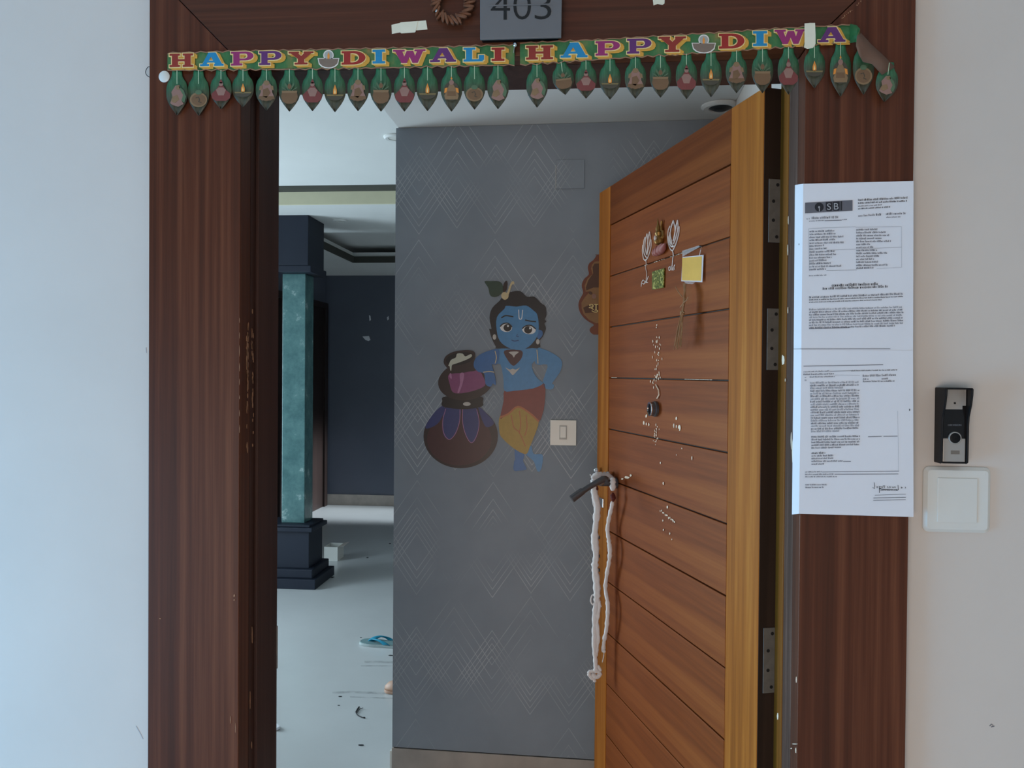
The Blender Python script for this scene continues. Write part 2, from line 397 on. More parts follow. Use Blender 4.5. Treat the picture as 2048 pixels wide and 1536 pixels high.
# ---- foyer and living room
A = math.radians(1.7)
W0 = on_y(789, 768, 3.0); NW = V((-math.sin(A), -math.cos(A), 0)); UW = V((math.cos(A), -math.sin(A), 0))
W0.z = 0
def on_w(x, y, out=0.0): return on_plane(x, y, W0+NW*out, NW)
FZ, RZ = 2.322, 2.49
struct(B().box((-4.2, 1.7821, -.12), (2.2, 9.3, 0)).build('floor_inside', 'floor'))
def wbox(u0, u1, d0, d1, z0, z1):
    return B().box((u0, d0, z0), (u1, d1, z1), lambda p: W0+UW*p.x-NW*p.y+V((0, 0, p.z)))
SK = .0935
struct(wbox(0, 1.35, 0, .14, SK+.003, FZ).build('wall_foyer', 'wallpaper', loc=W0+UW*.6, rz=-A))
struct(wbox(-.001, 1.35, -.004, .14, 0, SK).build('baseboard_foyer', 'marble', loc=W0+UW*.6, rz=-A, bevel=.001))
struct(wbox(-.012, .0005, .012, .03, 0, SK-.018).build('trim_5', 'white_plastic'))
xe = on_z(789, 246, FZ).x
struct(B().box((xe, 1.7821, FZ+.001), (2.2, 3.2, FZ+.12)).build('ceiling_foyer', 'ceiling'))
struct(B().box((.455, 1.7821, 0), (.60, 2.93, FZ)).build('wall_foyer_right', 'wall_white'))
Yn = on_z(700, 370, RZ).y; Yc = on_z(700, 408, RZ).y; Yt = on_z(700, 465, RZ).y; Yb = on_z(700, 526, RZ).y
struct(B().box((-4.2, 1.7821, RZ), (xe-.001, 3.2, RZ+.1)).build('ceiling_near_foyer', 'ceiling'))
struct(B().box((-4.2, 3.201, RZ), (2.2, Yn, RZ+.02)).build('ceiling_near', 'ceiling'))
struct(B().box((-4.2, Yn-.03, RZ+.078), (2.2, Yc-.001, RZ+.15)).build('trim_6', 'slot'))  # top of the gap, coloured dark for its shade
# cream drop face beyond the slot, then the second soffit
struct(B().box((-4.2, Yc, RZ), (2.2, Yc+.02, RZ+.2)).build('trim_7', 'cream'))
struct(B().box((-4.2, Yc+.021, RZ), (2.2, Yt, RZ+.1)).build('ceiling_middle', 'ceiling'))
XT = on_z(697, 522, RZ).x
struct(B().box((-4.2, Yt+.001, RZ), (XT, 9.3, RZ+.1)).build('ceiling_tray_left', 'ceiling'))
struct(B().box((XT+.001, Yb, RZ), (2.2, 9.3, RZ+.1)).build('ceiling_tray_back', 'ceiling'))
struct(B().box((XT-.3, Yt-.3, RZ+.16), (2.2, 9.3, RZ+.2)).build('ceiling_tray', 'ceiling'))
struct(B().box((XT+.001, Yb-.02, RZ+.001), (2.2, Yb-.001, RZ+.06)).build('trim_8', 'slot'))  # dark strips here and along the left side stand for cove shade
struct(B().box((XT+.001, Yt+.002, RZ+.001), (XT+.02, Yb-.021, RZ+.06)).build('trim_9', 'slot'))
BY = 9.02; XL = -2.87
struct(B().box((XL-.1, BY, 0), (2.2, BY+.12, RZ)).build('wall_back', 'dark_paint'))
struct(B().box((XL+.001, BY-.015, 0), (2.2, BY-.0005, .115)).build('baseboard_back', 'marble', bevel=.003))
struct(B().box((XL-.12, 5.6, 0), (XL, BY-.001, RZ)).build('wall_left', 'dark_paint'))
struct(B().box((-1.6, 1.7821, 0), (-1.46, 2.3, RZ-.001)).build('wall_light_blocker', 'wall_white'))  # unseen partition added to keep living room window light off the door
struct(B().box((-4.2, 1.7821, 0), (-4.08, 5.72, RZ-.001)).build('wall_living_left', 'wall_white'))
struct(B().box((-4.079, 5.6, 0), (XL-.121, 5.72, RZ-.001)).build('wall_living_return', 'wall_white'))
struct(B().box((1.5, 3.21, 0), (1.6, 9.0, RZ)).build('wall_living_right', 'wall_white'))
# brown inner doorway on the left wall
dr = thing('door_2', 'dark brown inner door on the far left wall behind the column', 'door', (XL, 8.1, 0), kind='structure')
dz = on_x(632, 603, XL).z
B().box((XL+.001, 7.6, 0), (XL+.03, 8.86, dz-.06)).build('door_panel', 'brown_door', dr)
B().box((XL+.001, 8.861, 0), (XL+.05, 8.96, dz)).build('door_post', 'brown_door', dr)
B().box((XL+.001, 7.5, dz-.059), (XL+.05, 8.86, dz)).build('door_head', 'brown_door', dr)

# ================================================================== FRONT DOOR (open inwards)
PIN = on_x(1557, 768, XRi); PIN.z = 0
DA = math.radians(17.88); DDIR = V((-math.sin(DA), math.cos(DA), 0)); DN = V((-math.cos(DA), -math.sin(DA), 0))
DT, DW, DH = .040, 1.052, 2.036
HN = PIN + DN*DT                      # outer hinge corner
DRZ = math.atan2(DDIR.y, DDIR.x)
def dp(u, v, z): return HN + DDIR*u + DN*v + V((0, 0, z))
def on_d(x, y, out=0.0): return on_plane(x, y, HN+DN*out, DN)
def dloc(x, y): p = on_d(x, y)-HN; return p.dot(DDIR), p.z
door = thing('door_1', 'brown planked wooden entrance door standing open into the flat', 'door', HN, DRZ, kind='structure')
dT = lambda p: dp(p.x, p.y, p.z)
GL, GR = .9445, .1435                  # upright grooves
lines = [1.9135, 1.754, 1.5955, 1.437, 1.277, 1.1185, .958, .7975, .637, .477, .317, .157]
g = .0035
B().box((.001, -DT, .011), (DW-.001, -.009, DH-.001), dT).build('door_core', 'door_core', door)
B().box((0, -DT-.0005, .010), (GR-g/2, 0, DH), dT).build('stile', 'stile', door, bevel=.0012)
B().box((GL+g/2, -DT-.0005, .010), (DW, 0, DH-.0002), dT).build('stile', 'stile', door, bevel=.0012)
B().box((GR-g/2+.0001, -.012, lines[0]+g/2), (GL+g/2-.0001, -.0002, DH-.0003), dT).build('top_rail', 'rail', door, bevel=.0012)
zs = lines+[.010]
for i in range(len(zs)-1):
    B().box((GR+g/2, -.012, zs[i+1]+g/2), (GL-g/2, -.0006-random.uniform(0, .0008), zs[i]-g/2), dT).build('plank', 'plank', door, bevel=.0014)
B().box((-.0012, -DT+.0002, .012), (-.0002, -.0012, DH-.001), dT).build('door_edge', 'door_edge', door)
EP = HN-DDIR*.002
def on_e(x, y): return on_plane(x, y, EP, DDIR)
for (y0, y1) in ((358, 485), (617, 740), (1255, 1385)):
    za, zb = on_e(1545, y1).z, on_e(1545, y0).z
    h = B().box((-.0032, -DT, za), (-.0013, -.0115, zb), dT).build('hinge', 'hinge', door, bevel=.0006)
    k = B()
    for q in range(5):
        c0 = za+(zb-za)*q/5+.001; c1 = za+(zb-za)*(q+1)/5-.001
        k.lathe([(.0055, 0), (.0055, c1-c0)], dp(-.006, -DT-.003, c0), (0, 0, 1), 12)
    k.build('hinge_knuckle', 'hinge', h, smooth=40)
    for q, (vv, t) in enumerate(((-.031, .91), (-.022, .65), (-.022, .35), (-.030, .09))):
        B().lathe([(.0036, 0), (.0036, .0006)], dp(-.0032, vv, za+(zb-za)*t), -DDIR, 12).build('screw_hole', 'hole', h)
# tower bolt standing up from the inner face
B().box((.07, -DT-.016, 1.9), (.085, -DT-.001, 2.075), dT).build('tower_bolt', 'rail', door, bevel=.001)
# peephole
u, z = dloc(1312, 818)
pe = B().lathe([(.021, 0), (.021, .006), (.0188, .008), (.0188, .0172), (.015, .0172)], dp(u, 0, z), DN, 28).build('peephole', 'gunmetal', door, smooth=30)
B().lathe([(.0145, .0174), (.0145, .0178), (.008, .0188), (.002, .0190)], dp(u, 0, z), DN, 24).build('peephole_lens', 'black_gloss', pe, smooth=50)
rg = B(); m = 28; vs = []; fs = []; ax_u = DDIR; ax_w = V((0, 0, 1)); c = dp(u, 0, z)
for (r, h) in ((.0190, .0168), (.0190, .0192), (.0150, .0196), (.0146, .0172)):
    for j in range(m): a = 2*math.pi*j/m; vs.append(c+DN*h+(ax_u*math.cos(a)+ax_w*math.sin(a))*r)
for i in range(4):
    for j in range(m): fs.append((i*m+j, i*m+(j+1) % m, ((i+1) % 4)*m+(j+1) % m, ((i+1) % 4)*m+j))
rg.add(vs, fs).build('chrome_ring', 'chrome', pe, smooth=30)
# lever handle near the free edge
hp = on_d(1233, 966); hu, hz = dloc(1233, 966)
n1 = on_plane(1206, 959, HN+DN*.075, DN); e1 = n1+V((-.088, -.03, -.055))
hd = B().lathe([(.0165, 0), (.0165, .006), (.012, .009)], dp(hu, 0, hz), DN, 20).build('door_handle', 'gunmetal', door, smooth=40)
B().tube([dp(hu, .004, hz), dp(hu, .05, hz+.002), n1], .0105, 12).build('handle_neck', 'gunmetal', hd, smooth=50)
B().tube(smooth_line([n1+V((.012, .004, -.002)), n1, n1.lerp(e1, .5)+V((0, 0, .004)), e1]), [.0095]*8+[.0085]*8, 10).build('handle_lever', 'gunmetal', hd, smooth=50)
B().tube([e1+V((.03, .01, .0235)), e1+V((-.002, 0, 0))], [.0105, .0115], 10).build('handle_tip', 'gunmetal', hd, smooth=50)
for (x, y) in ((1201, 940), (1225, 948)):
    u, z = dloc(x, y)
    B().lathe([(.0075, 0), (.0085, .004), (.0085, .018), (.005, .022)], dp(u, 0, z), DN, 14).build('chrome_stud', 'chrome', door, smooth=50)
u0, z0 = dloc(1209, 1016); u1, z1 = dloc(1197, 992)
B().box((u0, -.002, z0), (u1, .006, z1), dT).build('lock_bracket', 'chrome', door, bevel=.002)
z0 = dloc(1200, 1190)[1]; z1 = dloc(1200, 1022)[1]
lk = B().box((DW-.0185, -.001, z0), (DW+.0012, .0012, z1), dT).build('lock_plate', 'ochre', door, bevel=.0006)
for yy in (1075, 1112, 1140, 1180):
    u, z = dloc(1199, yy)
    B().lathe([(.006, 0), (.006, .0004)], dp(u, .0013, z), DN, 12).build('lock_slot', 'hole', lk)
# flecks, drips and scratches left on the planks
fl = [(1314, 650, 1, 2.4), (1313, 655, .9, 1.6)]
for (x, y, s) in ((1293, 838, 1), (1353, 843, 1)):
    fl += [(x, y-6, 2, 4), (x-5, y+8, 1.6, 4.5), (x, y+10, 1.3, 3.5), (x+5, y+11, 1.6, 4.6)]
fl += [(1360, 856, 2, 7), (1348, 852, 1, 5)]
fl += [(1327, 967, 1.5, 4), (1321, 926, 1.2, 2.6), (1384, 916, 1, 5), (1364, 897, .8, 2), (1353, 910, .6, 2), (1335, 1014, 1.6, 3.2), (1326, 1041, 1.2, 2.6), (1327, 1060, 1.2, 2.6), (1340, 1067, 1, 3), (1344, 1079, .8, 2)]
for q in range(13): fl.append((1321+q*2.35+random.uniform(-.4, .4), 1021+q*1.95+random.uniform(-2, 2), random.uniform(.8, 1.3), random.uniform(1.8, 3.2)))
for q in range(46):
    t = random.random(); fl.append((1314+random.gauss(0, 3.2+5*t), 672+t*105, random.uniform(.4, 1.1), random.uniform(1, 4)))
for q in range(22):
    t = random.random(); fl.append((1314+random.gauss(0, 3), 848+t*42, random.uniform(.4, .9), random.uniform(1, 3)))
fl += [(1224+q*1.0, 755+q*.02, 1.8, .7) for q in range(10)] + [(1372+q*5, 758.3+q*.14, 3.5, .6) for q in range(11)] + [(1254, 955, 7, 3.4), (1245, 958, 3, 2), (1262, 951, 3, 3)]
for t in [random.random() for q in range(16)]: fl.append((1330+t*80-40, 517.5-.335*(t*80-40), 1.6, .6))
b = flakes(B(), fl, lambda x, y: on_d(x, y, .0002), tuple(DN*.0007), 1, 1)
b.tube([on_d(1312, 770, .002), on_d(1317, 780, .002), on_d(1318, 790, .002), on_d(1314, 797, .002)], .0018, 5)
b.build('paint_fleck', 'white_flake', door, kind='stuff')

# ================================================================== THINGS ON THE CASING
FY = -1                                        # out of the front wall is -Y
def flat(bd, pts, Y, t=.0005):                 # a thin sheet outlined in photo pixels on the plane Y
    return bd.prism([on_y(x, y, Y) for x, y in pts], (0, -t, 0))
def thick_line(pts, wd):                       # ribbon polygon around a polyline, in pixels
    L, R_ = [], []
    for i, p in enumerate(pts):
        a = V((pts[max(i-1, 0)][0], pts[max(i-1, 0)][1], 0)); c = V((pts[min(i+1, len(pts)-1)][0], pts[min(i+1, len(pts)-1)][1], 0))
        t = (c-a).normalized(); n = V((-t.y, t.x, 0))*wd/2
        L.append((p[0]+n.x, p[1]+n.y)); R_.append((p[0]-n.x, p[1]-n.y))
    return L+R_[::-1]

# ---- number plate
PY = D-.022
np_ = thing('number_plate', 'grey house number plate reading 403 above the banner', 'number plate', on_y(1042, 76, D), 0)
B().box((on_y(966, 0, D).x, PY+.006, on_y(1042, 84, D).z), (on_y(1117, 0, D).x, D-.0005, on_y(1042, -50, D).z)).build('backing_board', 'black', np_)
b = B(); q = [on_y(960, 79, PY), on_y(1122.5, 74.5, PY), on_y(1125, -58, PY), on_y(960, -56, PY)]
b.prism(q, (0, .006, 0)).build('plate', 'plate', np_, bevel=.001)
for ch, x0, x1 in (('4', 981.5, 1020), ('0', 1026.5, 1062), ('3', 1069.5, 1102.5)):
    vs, fs = text_geom(ch, -.012); yb = 39.3-(x0-981)*.008
    P = [on_y(x0+(x1-x0)*a, yb-c*(54 if ch != '0' else 54), PY-.0004) for a, c in vs]
    B().add(P, fs).build('numeral', 'numeral', np_, solid=.0006)
flat(B(), [(978, 12.6), (1106, 9.6), (1106, 7.0), (978, 10.0)], PY-.0009, .0003).build('stencil_bar', 'plate', np_)
# ---- chip wreath
cx, cy = 906, 7
wr = thing('wooden_wreath', 'brown ring of strung wooden chips left of the number plate', 'wreath', on_y(cx, cy+45, D), 0)
c = on_y(cx, cy, D-.012); ppm = 1700/1.62
B().tube([c+V((33/ppm*math.cos(a*math.pi/12), 0, 33/ppm*math.sin(a*math.pi/12))) for a in range(25)], .003, 6, False).build('ring_cord', 'chip_wood', wr, smooth=60)
for k in range(26):
    a = 2*math.pi*k/26; tl = random.uniform(-.35, .35)+.45
    rad = V((math.cos(a), 0, math.sin(a))); tan = V((-math.sin(a), 0, math.cos(a)))
    r1 = rad*math.cos(tl)+tan*math.sin(tl); t1 = tan*math.cos(tl)-rad*math.sin(tl)
    ln = random.uniform(10, 12.5)/ppm; wd = random.uniform(2.2, 3.2)/ppm
    o = c+rad*(33/ppm)+V((0, random.uniform(-.003, .002), 0))
    pts = [o+r1*(ln*x_)+t1*(wd*y_) for x_, y_ in ((-1, -.8), (-.5, -1.1), (.5, -1.2), (1, -.7), (1.05, .5), (.4, 1.1), (-.5, 1), (-1, .7))]
    B().prism([p+V((0, -.005, 0)) for p in pts], (0, .009, 0)).build('wood_chip', 'chip_wood', wr, bevel=.0012, seg=1)
B().ball(on_y(873.5, 22, D-.016), .0034).build('silver_bead', 'steel', wr, smooth=60)

# ---- banner letters (slab serif, drawn in a unit square; every piece is convex)
def R4(x0, y0, x1, y1): return [(x0, y0), (x1, y0), (x1, y1), (x0, y1)]
def arc_band(cx, cy, rx, ry, tx, ty, a0, a1, n=9):
    out = []
    for i in range(n):
        a, c_ = math.radians(a0+(a1-a0)*i/n), math.radians(a0+(a1-a0)*(i+1)/n)
        out.append([(cx+rx*math.cos(a), cy+ry*math.sin(a)), (cx+rx*math.cos(c_), cy+ry*math.sin(c_)), (cx+(rx-tx)*math.cos(c_), cy+(ry-ty)*math.sin(c_)), (cx+(rx-tx)*math.cos(a), cy+(ry-ty)*math.sin(a))])
    return out
GLYPH = {
 'H': [R4(0, 0, .44, .16), R4(.56, 0, 1, .16), R4(0, .84, .44, 1), R4(.56, .84, 1, 1), R4(.1, .1, .36, .9), R4(.64, .1, .9, .9), R4(.3, .42, .7, .58)],
 'A': [R4(0, 0, .38, .15), R4(.6, 0, 1, .15), [(.08, .1), (.26, .1), (.58, 1), (.36, 1)], [(.36, 1), (.66, 1), (.95, .1), (.66, .1)], R4(.28, .26, .74, .4)],
 'P': [R4(0, 0, .5, .15), R4(0, .85, .6, 1), R4(.1, .1, .38, .9), R4(.36, .85, .66, 1), R4(.36, .36, .66, .5)] + arc_band(.64, .68, .36, .32, .27, .15, -90, 90),
 'Y': [R4(.24, 0, .76, .15), R4(0, .86, .42, 1), R4(.6, .86, 1, 1), R4(.37, .1, .63, .5), [(.06, .9), (.36, .9), (.63, .44), (.37, .44)], [(.64, .9), (.94, .9), (.63, .4), (.42, .5)]],
 'D': [R4(0, 0, .55, .16), R4(0, .84, .55, 1), R4(.1, .1, .37, .9)] + arc_band(.5, .5, .5, .5, .27, .17, -90, 90, 12),
 'I': [R4(0, 0, 1, .17), R4(0, .83, 1, 1), R4(.24, .1, .76, .9)],
 'W': [R4(0, .86, .36, 1), R4(.66, .86, 1, 1), [(.06, .9), (.28, .9), (.42, 0), (.26, 0)], [(.26, 0), (.42, 0), (.6, .9), (.42, .9)], [(.42, .9), (.62, .9), (.76, 0), (.6, 0)], [(.6, 0), (.76, 0), (.93, .9), (.74, .9)]],
 'L': [R4(0, 0, .94, .16), R4(0, .85, .58, 1), R4(.12, .1, .42, .9), R4(.74, .1, 1, .46)],
}
def grow(poly, dx, dy):
    cx = sum(p[0] for p in poly)/len(poly); cy = sum(p[1] for p in poly)/len(poly)
    return [(x+(dx if x > cx else -dx), y+(dy if y > cy else -dy)) for x, y in poly]
colour('letter_gold', (214, 160, 62)); colour('letter_cream', (240, 218, 150)); colour('letter_shade', (170, 112, 40))
LC = dict(m=('letter_maroon', (146, 46, 34)), b=('letter_blue', (24, 134, 182)), p=('letter_magenta', (150, 42, 104)), v=('letter_violet', (98, 44, 108)), r=('letter_red', (156, 36, 30)))
for k in LC.values(): colour(*k)
CNAME = dict(m='maroon', b='blue', p='magenta', v='violet', r='red')
def letter(parent, ch, col, x0, x1, yt, yb, Y, skew=0.0):
    W, H = x1-x0, yb-yt
    def P(p, off, Yq): return on_y(x0+W*p[0]+off[0], yb-H*p[1]+off[1]+skew*W*(p[0]-.5), Yq)
    b = B()
    for k, s in enumerate((7, 4.5, 2.2)):
        for m, poly in enumerate(GLYPH[ch]): b.prism([P(p, (s, s*.62), Y-.0004-.0002*k-.000012*m) for p in grow(poly, 1.7/W, 1.7/H)], (0, -.0001, 0))
    b.build('letter_shadow', 'letter_gold', parent)
    b = B()
    for m, poly in enumerate(GLYPH[ch]): b.prism([P(p, (0, .3), Y-.0014-.000012*m) for p in grow(poly, 1.7/W, 1.7/H)], (0, -.0001, 0))
    b.build('letter_outline', 'letter_cream', parent)
    b = B()
    for m, poly in enumerate(GLYPH[ch]): b.prism([P(p, (0, 0), Y-.0020-.000012*m) for p in poly], (0, -.0001, 0))
    o = b.build('letter', LC[col][0], parent); o['label'] = CNAME[col]+' letter '+ch
def oil_lamp_print(parent, x0, x1, yt, yb, Y):
    cx, W, H = (x0+x1)/2, x1-x0, yb-yt
    bowl = [(x0, yb-H*.5), (x1, yb-H*.5)]+[(cx+W/2*math.cos(a), yb-H*.45+H*.45*math.sin(a)) for a in (.5, .9, 1.3, 1.57, 1.85, 2.25, 2.65)]
    big = [(x+(1.8 if x > cx else -1.8), y+(1.8 if y > yb-H*.4 else -1.2)) for x, y in bowl]
    colour('halo_white', (232, 228, 220)); colour('bowl_grey', (128, 110, 96)); colour('flame_orange', (236, 150, 60)); colour('halo_grey', (170, 172, 166))
    o = flat(B(), big, Y-.0008, .0002).build('oil_lamp', 'halo_white', parent)
    flat(B(), ell(cx, yt+H*.3, H*.3, H*.3), Y-.0008, .0002).build('halo', 'halo_white', o)
    flat(B(), ell(cx, yt+H*.3, H*.24, H*.24), Y-.0011, .0002).build('halo_centre', 'halo_grey', o)
    flat(B(), bowl, Y-.0012, .0002).build('bowl', 'bowl_grey', o)
    flat(B(), [(cx, yt+H*.12), (cx+2.4, yt+H*.32), (cx+1.6, yt+H*.5), (cx-1.6, yt+H*.5), (cx-2.4, yt+H*.32)], Y-.0015, .0002).build('flame', 'flame_orange', o)

PALE = {}
def leaf(parent, cx, yt, yb, kind, tilt=0, hw=21.5, Y=D-.008, curl=.004):
    """one hanging paper leaf with its print: a creased sheet plus small printed figures"""
    H = yb-yt
    prof = [(0, .42), (.08, .46), (.15, .50), (.21, .62), (.29, .85), (.4, .97), (.52, 1), (.62, .97), (.72, .84), (.82, .60), (.91, .32), (.97, .12), (1, .02)]
    ct, sn = math.cos(tilt), math.sin(tilt)
    def P(dx, dy): return (cx+dx*ct-dy*sn, yt+dx*sn+dy*ct)
    b = B(); vs = []; fs = []
    for t, w_ in prof:
        for s, dd in ((-1, 0), (-.5, -.0016), (0, -.0012), (.5, -.0016), (1, 0)):
            vs.append(on_y(*P(s*w_*hw, t*H), Y-curl*t*t*abs(s)+dd*w_))
    for i in range(len(prof)-1):
        for j in range(4): fs.append((i*5+j, i*5+j+1, (i+1)*5+j+1, (i+1)*5+j))
    o = b.add(vs, fs).build('leaf', 'leaf', parent, smooth=60, solid=.0004)
    Z = Y-curl-.0026
    def sh(pts, mat, name, k=0): flat(B(), [P(x*1.12, y*H) for x, y in pts], Z-.0004*k, .0003).build(name, mat, o)
    colour('stalk_pale', (176, 196, 160)); colour('print_brown', (118, 88, 60)); colour('print_red', (122, 58, 54)); colour('print_pink', (150, 114, 102))
    colour('print_dark', (74, 68, 54)); colour('print_tan', (138, 110, 78)); colour('print_orange', (226, 142, 56)); colour('print_ochre', (126, 110, 70)); colour('print_sage', (86, 110, 80))
    sh([(-.7, .02), (.7, .02), (.6, .32), (-.6, .32)], 'stalk_pale', 'stalk_line')
    def e(cx_, cy_, rx, ry, n=16, a0=0, a1=360): return [(x, y) for x, y in ell(cx_, cy_, rx, ry, 0, n, a0, a1)]
    if kind == 'd':
        sh(e(0, .62, 15, .12, 14, 0, 180), 'print_dark', 'lamp_bowl'); sh([(-15.5, .605), (15.5, .605), (14, .64), (-14, .64)], 'print_ochre', 'lamp_rim', 1)
        sh([(0, .38), (3.2, .5), (3.4, .58), (1.5, .62), (-1.5, .62), (-3.4, .58), (-3.2, .5)], 'print_orange', 'flame', 1)
        sh([(0, .47), (1.4, .56), (0, .6), (-1.4, .56)], 'letter_cream', 'flame_core', 2)
    elif kind == 'k':
        for q in range(5):
            a = math.radians(-150+q*30); sh([(0, .56), (13*math.cos(a)-2, .56+.2*math.sin(a)), (16*math.cos(a), .56+.26*math.sin(a)), (13*math.cos(a)+2, .56+.2*math.sin(a))], 'print_sage', 'mango_leaf')
        sh(e(0, .42, 3.6, .06, 10), 'print_brown', 'coconut', 1)
        sh([(-13, .54), (13, .54), (15, .66), (12, .77), (5, .82), (-5, .82), (-12, .77), (-15, .66)], 'print_brown', 'pot', 1); sh([(-14, .52), (14, .52), (13, .57), (-13, .57)], 'print_tan', 'pot_rim', 2)
    elif kind == 'l':
        sh([(-4, .42), (4, .42), (9, .52), (17, .62), (16, .73), (9, .8), (-9, .8), (-16, .73), (-17, .62), (-9, .52)], 'print_red', 'red_robe', 1)
        sh(e(0, .38, 4, .05, 10), 'print_pink', 'head', 2); sh([(-3, .33), (0, .25), (3, .33), (2.4, .36), (-2.4, .36)], 'print_red', 'crown', 2); sh([(-9, .52), (-4, .46), (4, .46), (9, .52), (5, .66), (-5, .66)], 'print_pink', 'figure', 2)
    elif kind == 'g':
        sh(e(0, .56, 14, .21, 18), 'print_dark', 'niche', 0)
        sh([(-3, .4), (3, .4), (7, .5), (13, .66), (11, .74), (-11, .74), (-13, .66), (-7, .5)], 'print_tan', 'seated_figure', 1); sh([(-12, .5), (-7, .48), (-9, .58), (-13, .6)], 'print_orange', 'arm', 2); sh([(12, .5), (7, .48), (9, .58), (13, .6)], 'print_orange', 'arm', 2); sh([(-7, .56), (7, .56), (8, .66), (-8, .66)], 'print_brown', 'garment', 2)
        sh(e(0, .37, 4.4, .055, 10), 'print_pink', 'head', 2); sh([(-2, .3), (0, .24), (2, .3)], 'print_orange', 'crown', 2)
    elif kind == 'f':
        sh([(-5, .34), (5, .34), (11, .44), (10, .56), (14, .68), (8, .76), (-8, .76), (-14, .68), (-10, .56), (-11, .44)], 'print_pink', 'seated_figure', 1)
        sh(e(0, .34, 5.5, .06, 10), 'print_tan', 'head', 2); sh([(-12, .42), (-7, .4), (-8, .5), (-13, .52)], 'print_tan', 'arm', 2); sh([(12, .42), (7, .4), (8, .5), (13, .52)], 'print_tan', 'arm', 2); sh([(-13, .66), (13, .66), (15, .72), (0, .78), (-15, .72)], 'print_brown', 'lap', 2); sh([(-6, .5), (2, .46), (7, .58), (0, .7), (-7, .66)], 'print_brown', 'garment', 2)
    elif kind == 'm':
        sh(e(0, .66, 15.5, .16, 20), 'print_tan', 'medallion', 0); sh(e(0, .66, 12.5, .125, 20), 'print_brown', 'pot', 1); sh(e(0, .5, 6, .05, 12), 'print_sage', 'mango_leaf', 2)
        sh([(x, y/H) for x, y in thick_line([(-5, .62*H), (0, .6*H), (2, .66*H), (0, .7*H), (5, .72*H)], 1.6)], 'print_dark', 'mark', 2)
    elif kind == 'p':
        sh([(-3, .36), (4, .34), (7, .46), (12, .56), (8, .68), (12, .76), (2, .82), (-8, .78), (-12, .74), (-8, .6), (-10, .5)], 'print_pink', 'seated_figure', 1); sh([(3, .36), (12, .46), (16, .6), (13, .74), (8, .68), (11, .56), (6, .46)], 'print_sage', 'shawl', 2); sh([(-8, .6), (0, .56), (4, .66), (-4, .74), (-10, .7)], 'print_tan', 'arm', 2)
        sh(e(2, .4, 4, .05, 10), 'print_tan', 'head', 2)
    return o

def banner(name, label, top, bot, loc, letters, lamps, leaves, Y):
    root = thing(name, label, 'banner', loc, 0, None)
    def yi(line, x):
        for (xa, ya), (xb, yb_) in zip(line, line[1:]):
            if x <= xb or (xb, yb_) == line[-1]: return ya+(yb_-ya)*(x-xa)/(xb-xa)
    x0, x1 = top[0][0], top[-1][0]; n = int((x1-x0)/11); up, dn = [], []
    for i in range(n+1):
        x = x0+(x1-x0)*i/n
        up.append((x, yi(top, x)+1.6*math.sin(x*.23))); dn.append((x, yi(bot, x)+2.2*math.sin(x*.27+1)))
    vs = []; fs = []
    for i in range(n+1):
        wv = .0012*math.sin(i*.35)
        vs += [on_y(*up[i], Y+wv), on_y((up[i][0]+dn[i][0])/2, (up[i][1]+dn[i][1])/2, Y), on_y(*dn[i], Y+wv)]
    for i in range(n): fs += [(3*i, 3*i+3, 3*i+4, 3*i+1), (3*i+1, 3*i+4, 3*i+5, 3*i+2)]
    B().add(vs, fs).build('banner_strip', 'strip', root, solid=.0004)
    colour('edge_tan', (150, 110, 84))
    for line, s in ((up, 1), (dn, -1)):
        L2 = [(x, y+s*2.2) for x, y in line]
        flat(B(), line+L2[::-1], Y-.0016, .0002).build('border', 'edge_tan', root)
    for (ch, c, a, b_, yt, yb) in letters: letter(root, ch, c, a, b_, yt, yb, Y-.0012, -.02)
    for q in lamps: oil_lamp_print(root, *q, Y-.0012)
    for (cx, yb, k, *rest) in leaves:
        leaf(root, cx, yi(bot, cx)-3, yb, k, rest[0] if rest else 0, rest[1] if len(rest) > 1 else 21.5, Y+.001)
    return root
b1 = banner('festive_banner', 'left half of the paper banner with complete words HAPPY DIWALI over hanging leaves', [(335, 105), (480, 101), (680, 97), (860, 93), (1029, 88)], [(335, 142), (550, 140), (760, 137), (1029, 131)], on_y(680, 142, D),
  [('H', 'm', 339, 386, 107, 134), ('A', 'b', 400, 447, 105, 132), ('P', 'p', 462, 507, 103, 131), ('P', 'v', 518, 563, 102, 130), ('Y', 'm', 577, 627, 103, 129), ('D', 'r', 683, 731, 102, 129), ('I', 'b', 745, 770, 99, 127), ('W', 'p', 786, 851, 99, 126), ('A', 'v', 860, 912, 96, 124), ('L', 'b', 927, 968, 95, 123), ('I', 'r', 983, 1009, 95, 122)],
  [(637, 677, 100, 135)],
  [(354, 230, 'p'), (397, 231, 'm'), (442, 218, 'l'), (486, 214, 'd'), (533, 221, 'f'), (579, 223, 'k'), (625, 222, 'l'), (670, 224, 'd'), (716, 222, 'f'), (762, 223, 'k'), (809, 223, 'l'), (855, 222, 'd'), (903, 223, 'g'), (949, 219, 'm'), (996, 218, 'p')], D-.006)
